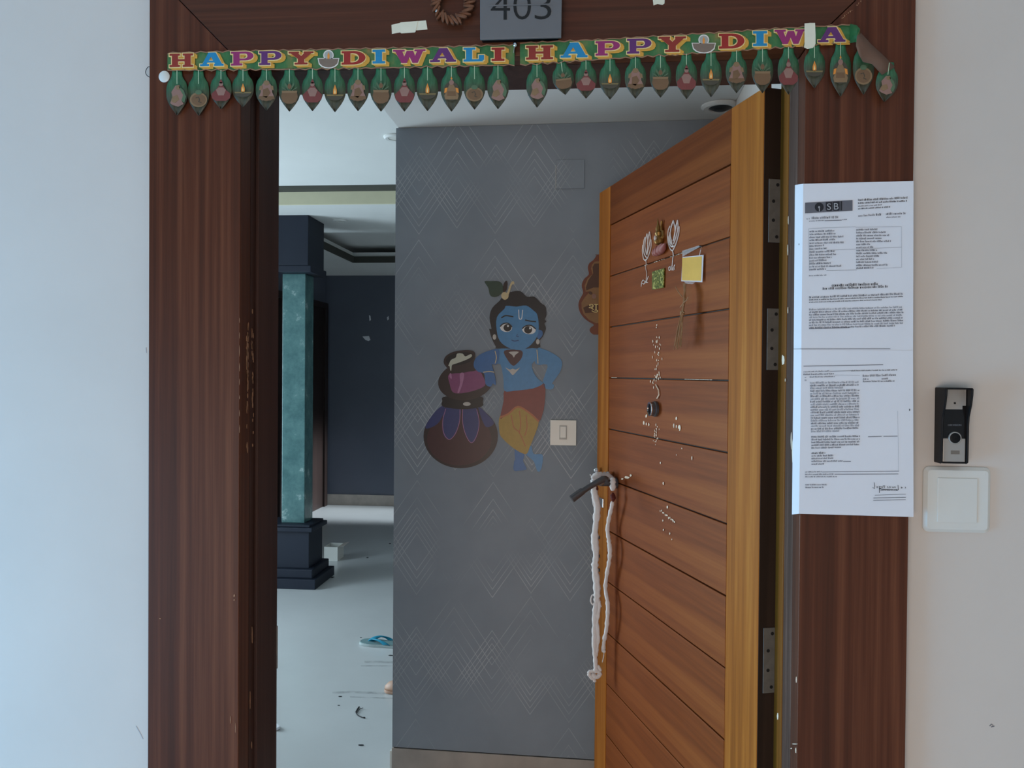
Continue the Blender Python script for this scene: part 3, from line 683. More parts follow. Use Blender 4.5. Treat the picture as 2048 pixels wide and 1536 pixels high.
b2 = banner('festive_banner', 'right half of the paper banner whose last word ends in a curled over end', [(1040, 85), (1200, 78), (1400, 66), (1550, 56), (1706, 48)], [(1040, 131), (1200, 120), (1400, 107), (1550, 97), (1706, 85)], on_y(1370, 110, D),
  [('H', 'm', 1052, 1106, 91, 119), ('A', 'b', 1121, 1175, 85, 115), ('P', 'p', 1191, 1240, 82, 111), ('P', 'v', 1254, 1303, 77, 107), ('Y', 'm', 1317, 1372, 73, 104), ('D', 'r', 1438, 1489, 67, 97), ('I', 'b', 1506, 1534, 62, 92), ('W', 'p', 1549, 1612, 59, 88), ('A', 'v', 1636, 1691, 54, 84)],
  [(1385, 1430, 69, 105)],
  [(1074, 215, 'p'), (1122, 190, 'k', -.13), (1172, 197, 'l'), (1220, 199, 'd'), (1271, 197, 'f'), (1321, 195, 'k'), (1373, 198, 'l'), (1422, 194, 'd'), (1473, 186, 'f'), (1525, 186, 'k'), (1577, 189, 'l'), (1629, 176, 'd'), (1681, 193, 'g'), (1727, 189, 'm')], D-.006)
# curled end of the right half: the strip rolls over and its last leaf hangs askew
b = B(); vs = []; fs = []
ctr = [((1700, 48), (1700, 86), 0), ((1713, 50), (1713, 84), .006), ((1720, 58), (1719, 80), .016), ((1714, 72), (1712, 92), .026), ((1722, 66), (1718, 110), .022), ((1742, 88), (1726, 124), .016), ((1766, 110), (1744, 128), .010), ((1790, 134), (1764, 150), .008)]
for a, c_, o_ in ctr:
    for t in (0, .5, 1): vs.append(on_y(a[0]+(c_[0]-a[0])*t, a[1]+(c_[1]-a[1])*t, D-.008-o_))
for i in range(len(ctr)-1): fs += [(3*i, 3*i+3, 3*i+4, 3*i+1), (3*i+1, 3*i+4, 3*i+5, 3*i+2)]
colour('banner_back', (112, 84, 68))
B().add(vs[:12], [f for f in fs if max(f) < 12]).build('rolled_end', 'strip', b2, smooth=70, solid=.0004)
B().add(vs[9:], [tuple(i-9 for i in f) for f in fs if min(f) >= 9]).build('twisted_tail', 'banner_back', b2, smooth=70, solid=.0004)
leaf(b2, 1779, 124, 204, 'p', .13, 22, D-.012, .006)
# ---- tape, pins, sticker, wire
tp = flat(B(), [(783, 50), (800, 46), (801, 45), (852, 41), (855, 59), (831, 61), (830, 65), (803, 67), (800, 65), (784, 68)], D-.0004).build('masking_tape', 'tape', loc=on_y(820, 67, D))
tag(tp, 'torn cream masking tape stuck left of the wooden wreath', 'tape'); flat(B(), [(801, 45), (836, 42), (831, 64), (803, 67)], D-.001).build('second_layer', 'tape', tp)
tp = flat(B(), [(1304, -14), (1330, -14), (1329, 7), (1325, 10), (1315, 8), (1307, 11)], D-.0004).build('masking_tape', 'tape', loc=on_y(1317, 10, D)); tag(tp, 'scrap of cream masking tape at the top right of the number plate', 'tape')
tp = flat(B(), [(1609, 47), (1620, 46), (1630, 46), (1631, 70), (1631, 88), (1626, 96), (1615, 98), (1608, 95), (1609, 88)], D-.0135).build('masking_tape', 'tape', loc=on_y(1620, 97, D-.0135)); tag(tp, 'cream masking tape holding the banner over the letter W', 'tape')
b = B().lathe([(.0008, 0), (.0035, .002), (.0042, .006), (.0025, .010), (.0008, .012)], on_y(1030, 95, D-.012), (0, 0, 1), 12)
hk = b.build('metal_hook', 'chrome', smooth=50); tag(hk, 'small silver hook in the gap between both banner halves', 'hook')
B().tube([on_y(1029, 92, D-.012), on_y(1028, 100, D-.012), on_y(1027.5, 106, D-.012)], .0007, 5).build('hook_wire', 'steel', hk)
c = on_y(329, 153.5, D); st_ = B().lathe([(.0112, 0), (.0112, .0012), (.0102, .002)], c, (0, -1, 0), 28).build('round_sticker', 'white_plastic', loc=c, smooth=40); tag(st_, 'round white disc stuck on the casing left of the first hanging leaf', 'sticker')
wi = B().tube([on_y(x, y, WALL_Y-.004) for x, y in smooth_line([(303, 134, 0), (296, 134, 0), (291, 144, 0), (295, 152, 0), (304, 156, 0)], 4) for x, y in [(x, y)]] if False else [on_y(p.x, p.y, WALL_Y-.006) for p in smooth_line([(303, 134, 0), (296, 134, 0), (291, 144, 0), (295, 152, 0), (304, 156, 0)], 4)], .0007, 5).build('wire_loop', 'speck'); tag(wi, 'thin dark wire loop poking out left of the casing', 'wire')

# ---- printed notice: two sheets one above the other, left margin folded back
def notice(name, label, corners, fold, rows, solid_lines, Y):
    (xl, yt), (xr, yt2), (xr2, yb2), (xl2, yb) = corners
    vs = []; fs = []; n = 10
    for i in range(n+1):
        t = i/n; xf = fold[0]+(fold[1]-fold[0])*t; xa = xl+(xl2-xl)*t; xb = xr+(xr2-xr)*t
        ya = yt+(yb-yt)*t; yb_ = yt2+(yb2-yt2)*t; yf = ya+(yb_-ya)*(xf-xa)/(xb-xa)
        wv = .0012*math.sin(t*5+1)
        vs += [on_y(xa, ya+2, Y+.016), on_y(xf, yf, Y), on_y((xf+xb)/2, (yf+yb_)/2, Y-.0004), on_y(xb, yb_, Y-.0006-.0003*math.sin(t*5+1))]
    for i in range(n):
        for j in range(3): fs.append((4*i+j, 4*i+j+1, 4*i+j+5, 4*i+j+4))
    o = B().add(vs, fs).build(name, 'paper', solid=.0004, loc=on_y((xl2+xr2)/2, yb, Y)); tag(o, label, 'paper notice')
    YI = Y-.0016
    bs = {'ink': B(), 'ink_bold': B(), 'ink_faint': B()}
    for (x0, y0, x1, y1, h, m) in rows:
        x = x0; sl = (y1-y0)/(x1-x0)
        while x < x1-1:
            for q in range(random.choice((2, 3, 4, 5, 6, 7))):
                wq = h*random.uniform(.38, .62); hh = h*random.choice((.75, .75, 1, 1.15))
                if x+wq > x1: break
                y = y0+(x-x0)*sl
                r = random.random(); t_ = max(.45, wq*.3)
                if h > 3.0 and r < .75:
                    bs[m].prism([on_y(x, y, YI), on_y(x+t_, y, YI), on_y(x+t_, y-hh, YI), on_y(x, y-hh, YI)], (0, -.0001, 0))
                    bs[m].prism([on_y(x+wq-t_, y, YI), on_y(x+wq, y, YI), on_y(x+wq, y-hh, YI), on_y(x+wq-t_, y-hh, YI)], (0, -.0001, 0))
                    if r < .55:
                        for yy in ((0, hh) if r < .3 else (hh*.5,)):
                            bs[m].prism([on_y(x, y-max(yy-.6, 0), YI), on_y(x+wq, y-max(yy-.6, 0), YI), on_y(x+wq, y-max(yy, .6), YI), on_y(x, y-max(yy, .6), YI)], (0, -.0001, 0))
                else:
                    bs[m].prism([on_y(x, y, YI), on_y(x+wq*.8, y, YI), on_y(x+wq*.8, y-hh, YI), on_y(x, y-hh, YI)], (0, -.0001, 0))
                x += wq+h*.2
            x += h*.42
    for (x0, y0, x1, y1, t_, m) in solid_lines:
        flat(bs[m], thick_line([(x0, y0), (x1, y1)], t_), YI, .0001)
    for k, bb in bs.items():
        if bb.v: bb.build('printed_text', k, o, kind='stuff')
    return o, YI
z4 = lambda x, y: (1540+x*.24805, 340+y*.24805)
z5 = lambda x, y: (1540+x*.24805, 700+y*.24805)
def rws(f, L): return [(*f(a, b), *f(c, d), h*.24805, m) for (a, b, c, d, h, m) in L]
rows = rws(z4, [(710, 250, 1115, 230, 15, 'ink_bold'), (710, 273, 1112, 254, 12, 'ink_bold'), (710, 297, 905, 284, 9, 'ink'), (710, 318, 970, 302, 10, 'ink_bold'), (712, 377, 900, 366, 16, 'ink'), (935, 362, 1098, 356, 16, 'ink'), (938, 386, 1055, 381, 10, 'ink'),
  (295, 400, 320, 398, 11, 'ink_faint'), (336, 396, 550, 388, 17, 'ink'), (315, 417, 440, 409, 7, 'ink'), (585, 404, 625, 402, 7, 'ink'), (315, 857, 428, 853, 9, 'ink'), (434, 851, 457, 850, 6, 'ink_bold'),
  (498, 940, 885, 927, 20, 'ink_bold'), (425, 966, 960, 947, 19, 'ink_bold'), (315, 1034, 1075, 1005, 14, 'ink'), (315, 1052, 1075, 1024, 9, 'ink_bold'), (315, 1071, 905, 1050, 8, 'ink_bold'), (230, 606, 243, 605, 14, 'ink_bold'), (262, 1374, 268, 1374, 16, 'ink')])
for k, (a, c_) in enumerate(zip((520, 540, 595, 530, 600, 438, 455, 520, 545, 505, 465, 497, 578, 452), (868, 940, 972, 906, 980, 812, 832, 870, 945, 887, 842, 876, 957, 834))):
    rows += rws(z4, [(318, 502+k*23.7, a, 497+k*23.7-2, 13, 'ink'), (695, 488+k*23.9, c_, 484+k*23.9, 13, 'ink')])
for k in range(8): rows += rws(z4, [(315, 1132+k*21, 1076 if k < 7 else 1015, 1111+k*21.5, 12.5, 'ink' if k % 3 else 'ink_faint')])
sl_ = rws(z4, [(440, 409, 578, 404, 5, 'ink'), (315, 472, 690, 458, 2.2, 'ink_faint'), (690, 462, 1060, 456, 2.2, 'ink_faint'), (455, 648, 1060, 622, 2.2, 'ink_faint'), (455, 812, 700, 806, 2.4, 'ink'), (860, 796, 1060, 785, 1.6, 'ink_faint'), (1060, 458, 1062, 785, 1.6, 'ink_faint'), (312, 472, 316, 812, 1.4, 'ink_faint'), (315, 1281, 640, 1272, 4, 'ink'), (188, 1443, 970, 1441, 4, 'ink')])
PYN = D-.004
n1_, YI = notice('printed_notice', 'upper sheet of the white printed notice with a grey logo heading', [(1590, 368), (1827, 362), (1826, 702), (1587.5, 700)], (1606.5, 1602.5), rows, sl_, PYN)
lx = lambda x, y: (1600+x*.1123, 390+y*.1123)
flat(B(), [lx(90, 138), lx(935, 90), lx(935, 280), lx(90, 326)], YI, .0001).build('logo_panel', 'logo_grey', n1_)
flat(B(), ell(*lx(342, 215), 80*.1123, 80*.1123), YI-.0003, .0001).build('logo_disc', 'ink_bold', n1_)
b = flat(B(), ell(*lx(340, 218), 17*.1123, 20*.1123, 0, 14), YI-.0006, .0001); flat(b, thick_line([lx(345, 225), lx(345, 290)], 14*.1123), YI-.0006, .0001); b.build('logo_keyhole', 'logo_light', n1_)
for ch, xa, xb, ya, yb in (('S', 466, 566, 128, 282), ('B', 588, 700, 122, 276), ('I', 722, 748, 114, 276)):
    vs, fs = text_geom(ch); P = []
    flat(B(), [lx(xa-8, ya-2), lx(xb+6, ya-6), lx(xb+6, yb-4), lx(xb-20, yb+4), lx(xa+10, yb+5), lx(xa-8, yb-20)] if ch != 'I' else [lx(xa, ya), lx(xb, ya-1), lx(xb, yb-1), lx(xa, yb)], YI-.0003, .0001).build('logo_block', 'ink_bold', n1_)
    if ch != 'I': B().add([on_y(*lx(xa+16+(xb-xa-30)*p, yb-18-(yb-ya-40)*q_), YI-.0006) for p, q_ in vs], fs).build('logo_letter', 'logo_light', n1_, solid=.0002)
rows = rws(z5, [(270, 181, 480, 174, 9, 'ink'), (655, 172, 1025, 165, 9, 'ink_bold'), (270, 203, 520, 197, 11, 'ink'), (320, 223, 525, 218, 9, 'ink'), (748, 216, 1015, 208, 15, 'ink'), (748, 240, 803, 239, 11, 'ink'), (900, 238, 953, 236, 13, 'ink'), (750, 260, 1015, 256, 13, 'ink'),
  (335, 839, 450, 836, 14, 'ink_bold'), (335, 860, 512, 857, 12, 'ink'), (335, 882, 512, 878, 11, 'ink'), (335, 903, 590, 900, 11, 'ink'), (335, 926, 438, 924, 11, 'ink'), (283, 988, 420, 986, 9, 'ink'), (283, 1008, 520, 1006, 9, 'ink'), (283, 1027, 540, 1026, 9, 'ink'), (285, 1092, 465, 1091, 10, 'ink'), (285, 1114, 435, 1112, 11, 'ink'), (890, 1136, 1030, 1132, 9, 'ink'), (1122, 490, 1136, 490, 14, 'ink_bold'), (280, 226, 298, 226, 12, 'ink_faint'), (280, 250, 302, 250, 12, 'ink_faint')])
for k in range(19): rows += rws(z5, [(322+k*.5, 272+k*21.8, (722, 720, 590, 722)[min(k, 3)] if k < 18 else 560, 266+k*21.8, 14, 'ink' if k % 2 else 'ink_faint')])
for k in range(5): rows += rws(z5, [(333, 707+k*22.3, 728 if k < 4 else 572, 701+k*22.3, 13, 'ink')])
sl_ = rws(z5, [(270, 131, 912, 119, 4.5, 'ink'), (480, 172, 655, 168, 3, 'ink'), (520, 202, 725, 205, 1.5, 'ink_faint'), (790, 700, 900, 697, 4, 'ink'), (915, 697, 1028, 695, 4, 'ink'), (590, 899, 652, 898, 4, 'ink'), (420, 984, 1040, 977, 3.6, 'ink'), (520, 1002, 1035, 1000, 3.6, 'ink'), (845, 1171, 1095, 1163, 2.6, 'ink'), (833, 1194, 1095, 1187, 3.4, 'ink_bold'), (833, 1213, 1095, 1207, 3.4, 'ink'), (1030, 490, 1036, 975, 1.2, 'ink_faint')])
n2_, YI2 = notice('printed_notice', 'lower sheet of the white printed notice with a signature at its foot', [(1587.5, 699), (1826, 701), (1827, 1034), (1584, 1027)], (1603, 1598), rows, sl_, PYN-.0006)
b = B()
for pts in ([(840, 1068), (845, 1095), (843, 1120), (828, 1108)], [(858, 1105), (868, 1100), (866, 1112), (860, 1108)], [(880, 1098), (882, 1152)], [(884, 1104), (898, 1100), (894, 1116), (884, 1116)], [(908, 1112), (912, 1096), (925, 1094), (922, 1112)], [(948, 1098), (952, 1114)], [(962, 1098), (966, 1114), (975, 1100)], [(985, 1112), (990, 1102), (998, 1112), (1008, 1100), (1012, 1112)], [(1032, 1090), (1034, 1128), (1020, 1134)], [(1058, 1104), (1068, 1112), (1060, 1116), (1058, 1104)], [(1088, 1104), (1094, 1110), (1088, 1116)], [(880, 1120), (950, 1126), (1030, 1130)]):
    flat(b, thick_line([z5(*p) for p in pts], 1.0), YI2, .0001)
b.build('signature', 'ink_bold', n2_, kind='stuff')

# ---- door phone
IY = WALL_Y
ic = thing('door_phone', 'black video door phone with silver panels on the right wall', 'door phone', on_y(1905, 929, IY), 0)
zi = lambda x, y: (1860+x*.11062, 770+y*.11062)
FYI = 1.588
def ip(x, y, Y=FYI): return on_y(*zi(x, y), Y)
xl_, xr_ = ip(215, 700).x, ip(715, 700).x; zt, zb_ = ip(450, 50).z, ip(450, 1432).z; hgt = zt-zb_
def side(x0, x1, name):
    prof = []
    for t, dpt in ((0, .027), (.02, .033), (.5, .034), (.62, .036), (.78, .045), (.9, .049), (.985, .05), (1, .046)): prof.append((x0, IY-dpt, zb_+hgt*t))
    prof += [(x0, IY, zt), (x0, IY, zb_)]
    return B().prism(prof, (x1-x0, 0, 0)).build(name, 'black', ic, bevel=.0015)
side(xl_, xl_+.0034, 'hood_side'); side(xr_-.0036, xr_, 'hood_side')
B().box((xl_+.0035, IY-.048, zt-.003), (xr_-.0037, IY-.001, zt)).build('hood_top', 'black', ic, bevel=.001)
B().box((xl_+.0035, IY-.030, zb_+.0006), (xr_-.0037, IY-.001, zb_+.004)).build('base_rail', 'black', ic, bevel=.001)
pf = IY-.027
B().box((xl_+.0035, pf, zb_+.0041), (xr_-.0037, IY-.001, zt-.0031)).build('face_panel', 'black_gloss', ic)
def ipp(x, y): return on_y(*zi(x, y), pf-.0003)
xs0, xs1 = xl_+.0042, xr_-.0044
def zz(y): return ipp(450, y).z
nx = ipp(580, 400).x
B().prism([(xs0, pf, zz(440)), (nx, pf, zz(440)), (nx, pf, zz(374)), (xs1, pf, zz(374)), (xs1, pf, zz(76)), (xs0, pf, zz(76))], (0, -.0025, 0)).build('camera_window', 'silver_paint', ic, bevel=.0005)
p = on_y(*zi(447, 328), pf-.0025); B().lathe([(.0017, 0), (.0019, .0008)], p, (0, -1, 0), 14).build('camera_lens', 'black', ic)
B().box((xs0, pf-.002, zz(1405)), (xs1, pf, zz(966))).build('speaker_panel', 'silver_paint', ic, bevel=.001)
p0_, p1_ = ipp(370, 1248), ipp(526, 1185); B().box((p0_.x, pf-.0026, p0_.z), (p1_.x, pf-.002, p1_.z)).build('name_window', 'grey_print', ic)
p = on_y(*zi(448, 958), pf-.002); p.y = pf
bt = B().lathe([(.0112, 0), (.0112, .0035), (.0104, .0042), (.0094, .0042), (.0092, .003)], p, (0, -1, 0), 28).build('button_ring', 'silver_paint', ic, smooth=40)
B().lathe([(.0091, 0), (.0091, .0038), (.0075, .0046), (.002, .0042)], p, (0, -1, 0), 28).build('call_button', 'black', bt, smooth=60)
vs, fs = text_geom('HIKVISION'); colour('dim_print', (120, 122, 128))
B().add([on_y(*zi(326+240*a, 740-34*c_), pf-.0003) for a, c_ in vs], fs).build('lettering', 'dim_print', ic, solid=.0002)
# ---- blank plate below
q0 = on_y(1912, 1063, WALL_Y); cp = thing('blank_plate', 'square white blank cover plate under the door phone', 'wall plate', q0, 0)
YP = WALL_Y
def rrect(x0, x1, z0, z1, r, Y, n=5):
    out = []
    for cx_, cz_, a0 in ((x1-r, z1-r, 0), (x0+r, z1-r, 90), (x0+r, z0+r, 180), (x1-r, z0+r, 270)):
        for i in range(n+1):
            a = math.radians(a0+90*i/n); out.append(V((cx_+r*math.cos(a), Y, cz_+r*math.sin(a))))
    return out
a0 = on_y(1845, 1063, YP-.004); a1 = on_y(1981, 935, YP-.004); x0, x1, z0, z1 = a0.x, a1.x, a0.z, a1.z
rings = [rrect(x0, x1, z0, z1, .0105, YP), rrect(x0, x1, z0, z1, .0105, YP-.004), rrect(x0+.006, x1-.006, z0+.006, z1-.006, .006, YP-.0095), rrect(x0+.024, x1-.024, z0+.018, z1-.018, .002, YP-.0085)]
n = len(rings[0]); vs = [p for r in rings for p in r]; fs = [(i*n+j, i*n+(j+1) % n, (i+1)*n+(j+1) % n, (i+1)*n+j) for i in range(3) for j in range(n)]+[tuple(range(3*n, 4*n)), tuple(range(n))]
B().add(vs, fs).build('cover_frame', 'white_plastic', cp, smooth=35)
a0 = on_y(1874, 1044, YP-.009); a1 = on_y(1954.5, 957, YP-.009)
B().box((a0.x, YP-.0105, a0.z), (a1.x, YP-.0082, a1.z)).build('blank_insert', 'white_plastic', cp, bevel=.0006)
B().ball(on_y(1970, 949, YP-.0085), .0016, .001, .0028).build('screw_cap', 'white_plastic', cp, smooth=60)

# ================================================================== THINGS ON THE OPEN DOOR
def dflat(bd, pts, out=.0003, t=.0006): return bd.prism([on_d(x, y, out) for x, y in pts], tuple(DN*t))
z7 = lambda x, y: (1180+x*.20833, 400+y*.20833)
def lotus(label, strokes, stem, squiggle, at):
    b = B()
    for p in strokes: b.tube([on_d(*z7(q.x, q.y), .0008) for q in smooth_line([(96+.9374*x, .9374*y, 0) for x, y in p], 4)], .0018, 5)
    o = b.build('lotus_sticker', 'white_line', loc=on_d(*z7(*at)), rz=DRZ); tag(o, label, 'sticker')
    B().tube([on_d(*z7(p.x, p.y), .0008) for p in smooth_line([(*q, 0) for q in stem])], .0015, 5).build('lotus_stem', 'white_line', o)
    b = B()
    for s in squiggle: b.tube([on_d(*z7(p.x, p.y), .0008) for p in smooth_line([(*q, 0) for q in s])], .0012, 5)
    b.build('lotus_root', 'white_line', o)
lotus('white line drawn lotus sticker nearest the door handle edge', [[(440, 460), (436, 520), (445, 590), (462, 618), (470, 610)], [(464, 380), (450, 430), (446, 500), (460, 560), (480, 590)], [(484, 345), (470, 400), (462, 470), (475, 540), (482, 560)], [(484, 345), (492, 400), (488, 450)], [(510, 325), (495, 390), (490, 460), (484, 560)], [(510, 325), (516, 390), (505, 470), (486, 545)], [(524, 405), (526, 460), (512, 530), (490, 590), (470, 618)]],
  [(532, 578), (540, 600), (535, 650), (545, 700), (540, 775)], [[(492, 832), (498, 790), (512, 768), (526, 786), (518, 806), (502, 800)], [(528, 800), (536, 776), (540, 790), (552, 760), (562, 732)], [(540, 792), (556, 790)]], (532, 578))
lotus('white line drawn lotus sticker above the hanging yellow card', [[(718, 265), (700, 310), (694, 370), (700, 440), (720, 500), (745, 520)], [(752, 210), (730, 280), (722, 350), (735, 430), (745, 470)], [(752, 210), (770, 280), (768, 350), (750, 420)], [(796, 206), (780, 270), (768, 340), (755, 410)], [(796, 206), (800, 270), (785, 360), (755, 450)], [(812, 270), (808, 340), (785, 430), (765, 480), (745, 520)], [(700, 370), (712, 440), (735, 478), (760, 470)], [(716, 330), (715, 400), (730, 450)]],
  [(792, 488), (800, 520), (795, 570), (790, 635)], [[(758, 676), (758, 650), (770, 640), (774, 664), (762, 678)], [(782, 676), (782, 632)], [(792, 676), (796, 640), (802, 676)], [(812, 670), (808, 640), (816, 620)]], (792, 488))
# gilt figurine on a pink lotus base
fg = thing('gilt_figurine', 'small gilded figurine with pink lotus base between both lotus stickers', 'figurine', on_d(*z7(650, 540)), DRZ)
def z7d(x, y, o): return on_d(*z7(x, y), o)
b = B(); prof = [(.010, 0), (.0135, .006), (.013, .014), (.0075, .021), (.0105, .029), (.0062, .036), (.0078, .041), (.0062, .046), (.0032, .052), (.0022, .060), (.0006, .070)]
c = z7d(665, 420, .008)
b.lathe(prof, c, tuple(V((0, 0, 1))+DDIR*.18), 14).build('figure', 'gold', fg, smooth=50)
B().tube([z7d(640, 360, .014), z7d(625, 380, .018), z7d(648, 400, .02)], .0045, 8).build('arm', 'gold', fg, smooth=60)
B().tube([z7d(700, 300, .012), z7d(702, 340, .018), z7d(690, 365, .02)], .0035, 8).build('arm', 'gold', fg, smooth=60)
B().tube([z7d(690, 200, .004), z7d(684, 250, .004), z7d(690, 300, .004)], .003, 6).build('halo_back', 'gold', fg, smooth=60)
for k, (x0, y0, x1, y1, w_) in enumerate([(640, 535, 608, 470, .010), (650, 535, 640, 440, .011), (665, 520, 690, 420, .012), (680, 500, 718, 420, .010)]):
    a, c_ = z7d(x0, y0, .006), z7d(x1, y1, .012)
    B().tube([a, a.lerp(c_, .3), a.lerp(c_, .65), c_], [.003, w_, w_*.85, .002], 10).build('lotus_petal', 'pink', fg, smooth=60)
B().ball(z7d(627, 365, .022), .004, .004, .007).build('pearl', 'white_line', fg, smooth=60)
# foil sticker
o = B().prism([z7d(*p, .0003) for p in ((604, 690), (720, 653), (714, 842), (605, 862))], tuple(DN*.003)).build('foil_sticker', 'foil', loc=z7d(660, 862, 0), rz=DRZ, bevel=.0005)
tag(o, 'small green and gold foil square between the lotus roots', 'sticker')
# yellow card hanging off a piece of clear tape
HK = z7d(900, 810, .0)
cdp = HN+DN*.018; cn = (DN+V((.25, -.45, 0))).normalized(); cq = on_plane(*z7(985, 660), cdp, DN)
def on_card(x, y, o=0): return on_plane(*z7(x, y), cq+cn*o, cn)
card = B().prism([on_card(*p) for p in ((890, 548), (1092, 527), (1080, 790), (878, 780))], tuple(cn*.0008)).build('hanging_card', 'paper', loc=on_card(980, 790), rz=DRZ)
tag(card, 'yellow card with a white border hanging on the door by clear tape', 'card')
B().prism([on_card(*p, .0009) for p in ((886, 556), (1074, 540), (1066, 775), (882, 772))], tuple(cn*.0003)).build('card_print', 'card_yellow', card)
B().prism([z7d(*p, .004) for p in ((885, 488), (1045, 437), (1062, 446), (930, 520), (888, 545))], tuple(DN*.0003)).build('clear_tape', 'film', card)
B().tube([on_card(1052, 530, .001), z7d(1062, 480, .012), z7d(1072, 448, .004)], .0008, 5).build('hanging_thread', 'white_line', card)
b = B().ball(z7d(1058, 446, .002), .003); b.build('nail', 'speck', card, smooth=60)
B().prism([on_card(*p, .0014) for p in ((905, 782), (1010, 790), (985, 808), (940, 806), (915, 800))], tuple(cn*.0006)).build('card_curl', 'film', card)
# twig bundle under the card
tw = thing('twig_bundle', 'bunch of dry twigs tied in the middle hanging below the yellow card', 'dried twigs', z7d(870, 1110, 0), DRZ)
for k in range(17):
    t = random.random(); x2 = 806+80*t+random.uniform(-4, 4); y2 = random.uniform(1370, 1438)
    pts = [z7d(905+random.uniform(-9, 16), 800, .022+random.uniform(-.004, .004)), z7d(908+random.uniform(-10, 12), 940, .026+random.uniform(-.006, .006)), z7d(884+(t-.5)*26, 1100, .030+random.uniform(-.006, .006)), z7d((884+x2)/2+(t-.5)*18, 1250, .03+random.uniform(-.008, .008)), z7d(x2, y2, .03+random.uniform(-.01, .01))]
    B().tube(smooth_line(pts, 3), random.uniform(.0008, .0013), 5).build('twig', 'twig', tw)
for pts in ([(866, 1030), (900, 985), (930, 960), (944, 930)], [(820, 832), (850, 885), (890, 935)], [(905, 1080), (885, 1070), (870, 1100)]):
    B().tube([z7d(*p, .036) for p in pts], .0011, 5).build('twig', 'twig', tw)
B().lathe([(.004, 0), (.0062, .002), (.0062, .010), (.004, .012)], z7d(888, 1112, .030), (0, 0, 1), 10).build('twig_tie', 'twig', tw, smooth=50)
# cotton strips tied on the handle
z4c = lambda x, y: (1140+.32558*x, 900+.32558*y)
CY = 2.615
def cc(x, y, o=0): return on_y(*z4c(x, y), CY+o)
cl = thing('cotton_strip', 'white cotton strips with maroon knots knotted around the door handle and hanging down', 'cloth strip', cc(150, 1420), 0)
def cord(pts, rad, name='cord', k=5, jit=.22, o=0, pl=None):
    P = smooth_line([(pl or cc)(*p) for p in pts], k)
    r = [rad*(1+random.uniform(-jit, jit)) if 0 < i < len(P)-1 else rad*.5 for i in range(len(P))]
    return B().tube(P, r, 9).build(name, 'cloth', cl, smooth=80)
cord([(152, 178), (146, 230), (156, 290), (168, 350), (160, 440), (152, 545), (160, 640), (153, 720), (162, 800), (166, 880), (160, 940)], .0105)
cord([(158, 930), (152, 1000), (150, 1100), (150, 1190), (154, 1260), (158, 1320), (156, 1370)], .0072)
cord([(176, 920), (178, 970), (166, 1060), (173, 1150), (166, 1215), (162, 1270)], .0058)
cord([(152, 190), (143, 260), (148, 350)], .004); cord([(176, 900), (182, 940), (192, 965)], .0025)
cord([(150, 890), (134, 895), (128, 930), (142, 950), (156, 945)], .0022)
cord([(140, 184), (160, 160), (200, 156), (240, 164), (262, 184)], .0105, 'wrap'); cord([(142, 196), (165, 180), (200, 174), (236, 182)], .008, 'wrap')
cord([(205, 190), (222, 176), (240, 186), (258, 196)], .009, 'wrap')
rp = lambda x, y: on_d(*z4c(x, y), .03)
cord([(262, 170), (264, 205), (262, 250)], .0088, pl=rp); cord([(262, 315), (256, 350), (240, 420), (231, 490), (240, 560), (246, 620), (240, 690), (226, 770), (218, 850), (232, 940), (232, 1010), (224, 1100), (210, 1170), (206, 1225), (212, 1240)], .0062, pl=rp)
cord([(243, 690), (228, 720), (220, 770)], .003, pl=rp); cord([(210, 1238), (206, 1270), (198, 1305)], .0016, pl=rp); cord([(122, 150), (140, 165), (160, 172)], .002)
cord([(150, 1360), (122, 1362), (118, 1380), (132, 1398), (150, 1410), (152, 1426)], .0058, 'knot_tail'); cord([(156, 1350), (176, 1362), (184, 1376), (168, 1394), (146, 1388)], .0068, 'knot_tail'); cord([(168, 1320), (186, 1350), (180, 1362)], .0045, 'knot_tail'); cord([(136, 1372), (150, 1392), (166, 1398)], .006, 'knot_tail')
for (x, y, pl, h) in ((264, 290, rp, 26), (162, 235, cc, 18), (150, 1208, cc, 20)):
    B().tube([pl(x, y-h), pl(x-3, y-h*.4), pl(x+3, y+h*.3), pl(x, y+h)], [.003, .0085 if h > 20 else .006, .008 if h > 20 else .0055, .0025], 9).build('maroon_knot', 'knot', cl, smooth=60)

# ================================================================== THINGS ON THE FOYER WALL
z6 = lambda x, y: (820+x*.27341, 540+y*.27341)
def wflat(bd, pts, k, t=.0003, f=z6): return bd.prism([on_w(*f(x, y), .0006+.00045*k) for x, y in pts], tuple(NW*t))
def wsm(pts, k, t=.0003, f=z6, n=4): return wflat(B(), [(p.x, p.y) for p in smooth_loop([(*q, 0) for q in pts], n)], k, t, f)
for nm, c in dict(st_blue=(72, 138, 190), st_blue2=(52, 108, 168), st_hair=(32, 32, 38), st_black=(22, 22, 26), st_white=(226, 232, 236), st_maroon=(124, 52, 48), st_yellow=(168, 138, 54), st_orange=(176, 104, 56), st_pot=(72, 42, 46), st_pot_dark=(52, 40, 40), st_navy=(52, 62, 116), st_purple=(136, 72, 118), st_pink=(176, 120, 160), st_leaf=(58, 78, 66), st_cream=(206, 190, 150), st_butter=(196, 202, 188), st_line=(40, 78, 128), st_silver=(190, 190, 186)).items(): colour(nm, c, .4)
sk = thing('wall_sticker', 'wall sticker of a blue boy in yellow and maroon wrap leaning on two dark pots', 'wall sticker', on_w(990, 940), -A)
def sp(name, mat, pts, k, f=z6, n=4): return wsm(pts, k, .0003, f, n).build(name, mat, sk)
def se(name, mat, *a, k=1, **kw): return wflat(B(), ell(*a, **kw), k).build(name, mat, sk)
def sl(name, mat, pts, wd, k): return wflat(B(), thick_line([(p.x, p.y) for p in smooth_line([(*q, 0) for q in pts], 4)], wd), k).build(name, mat, sk)
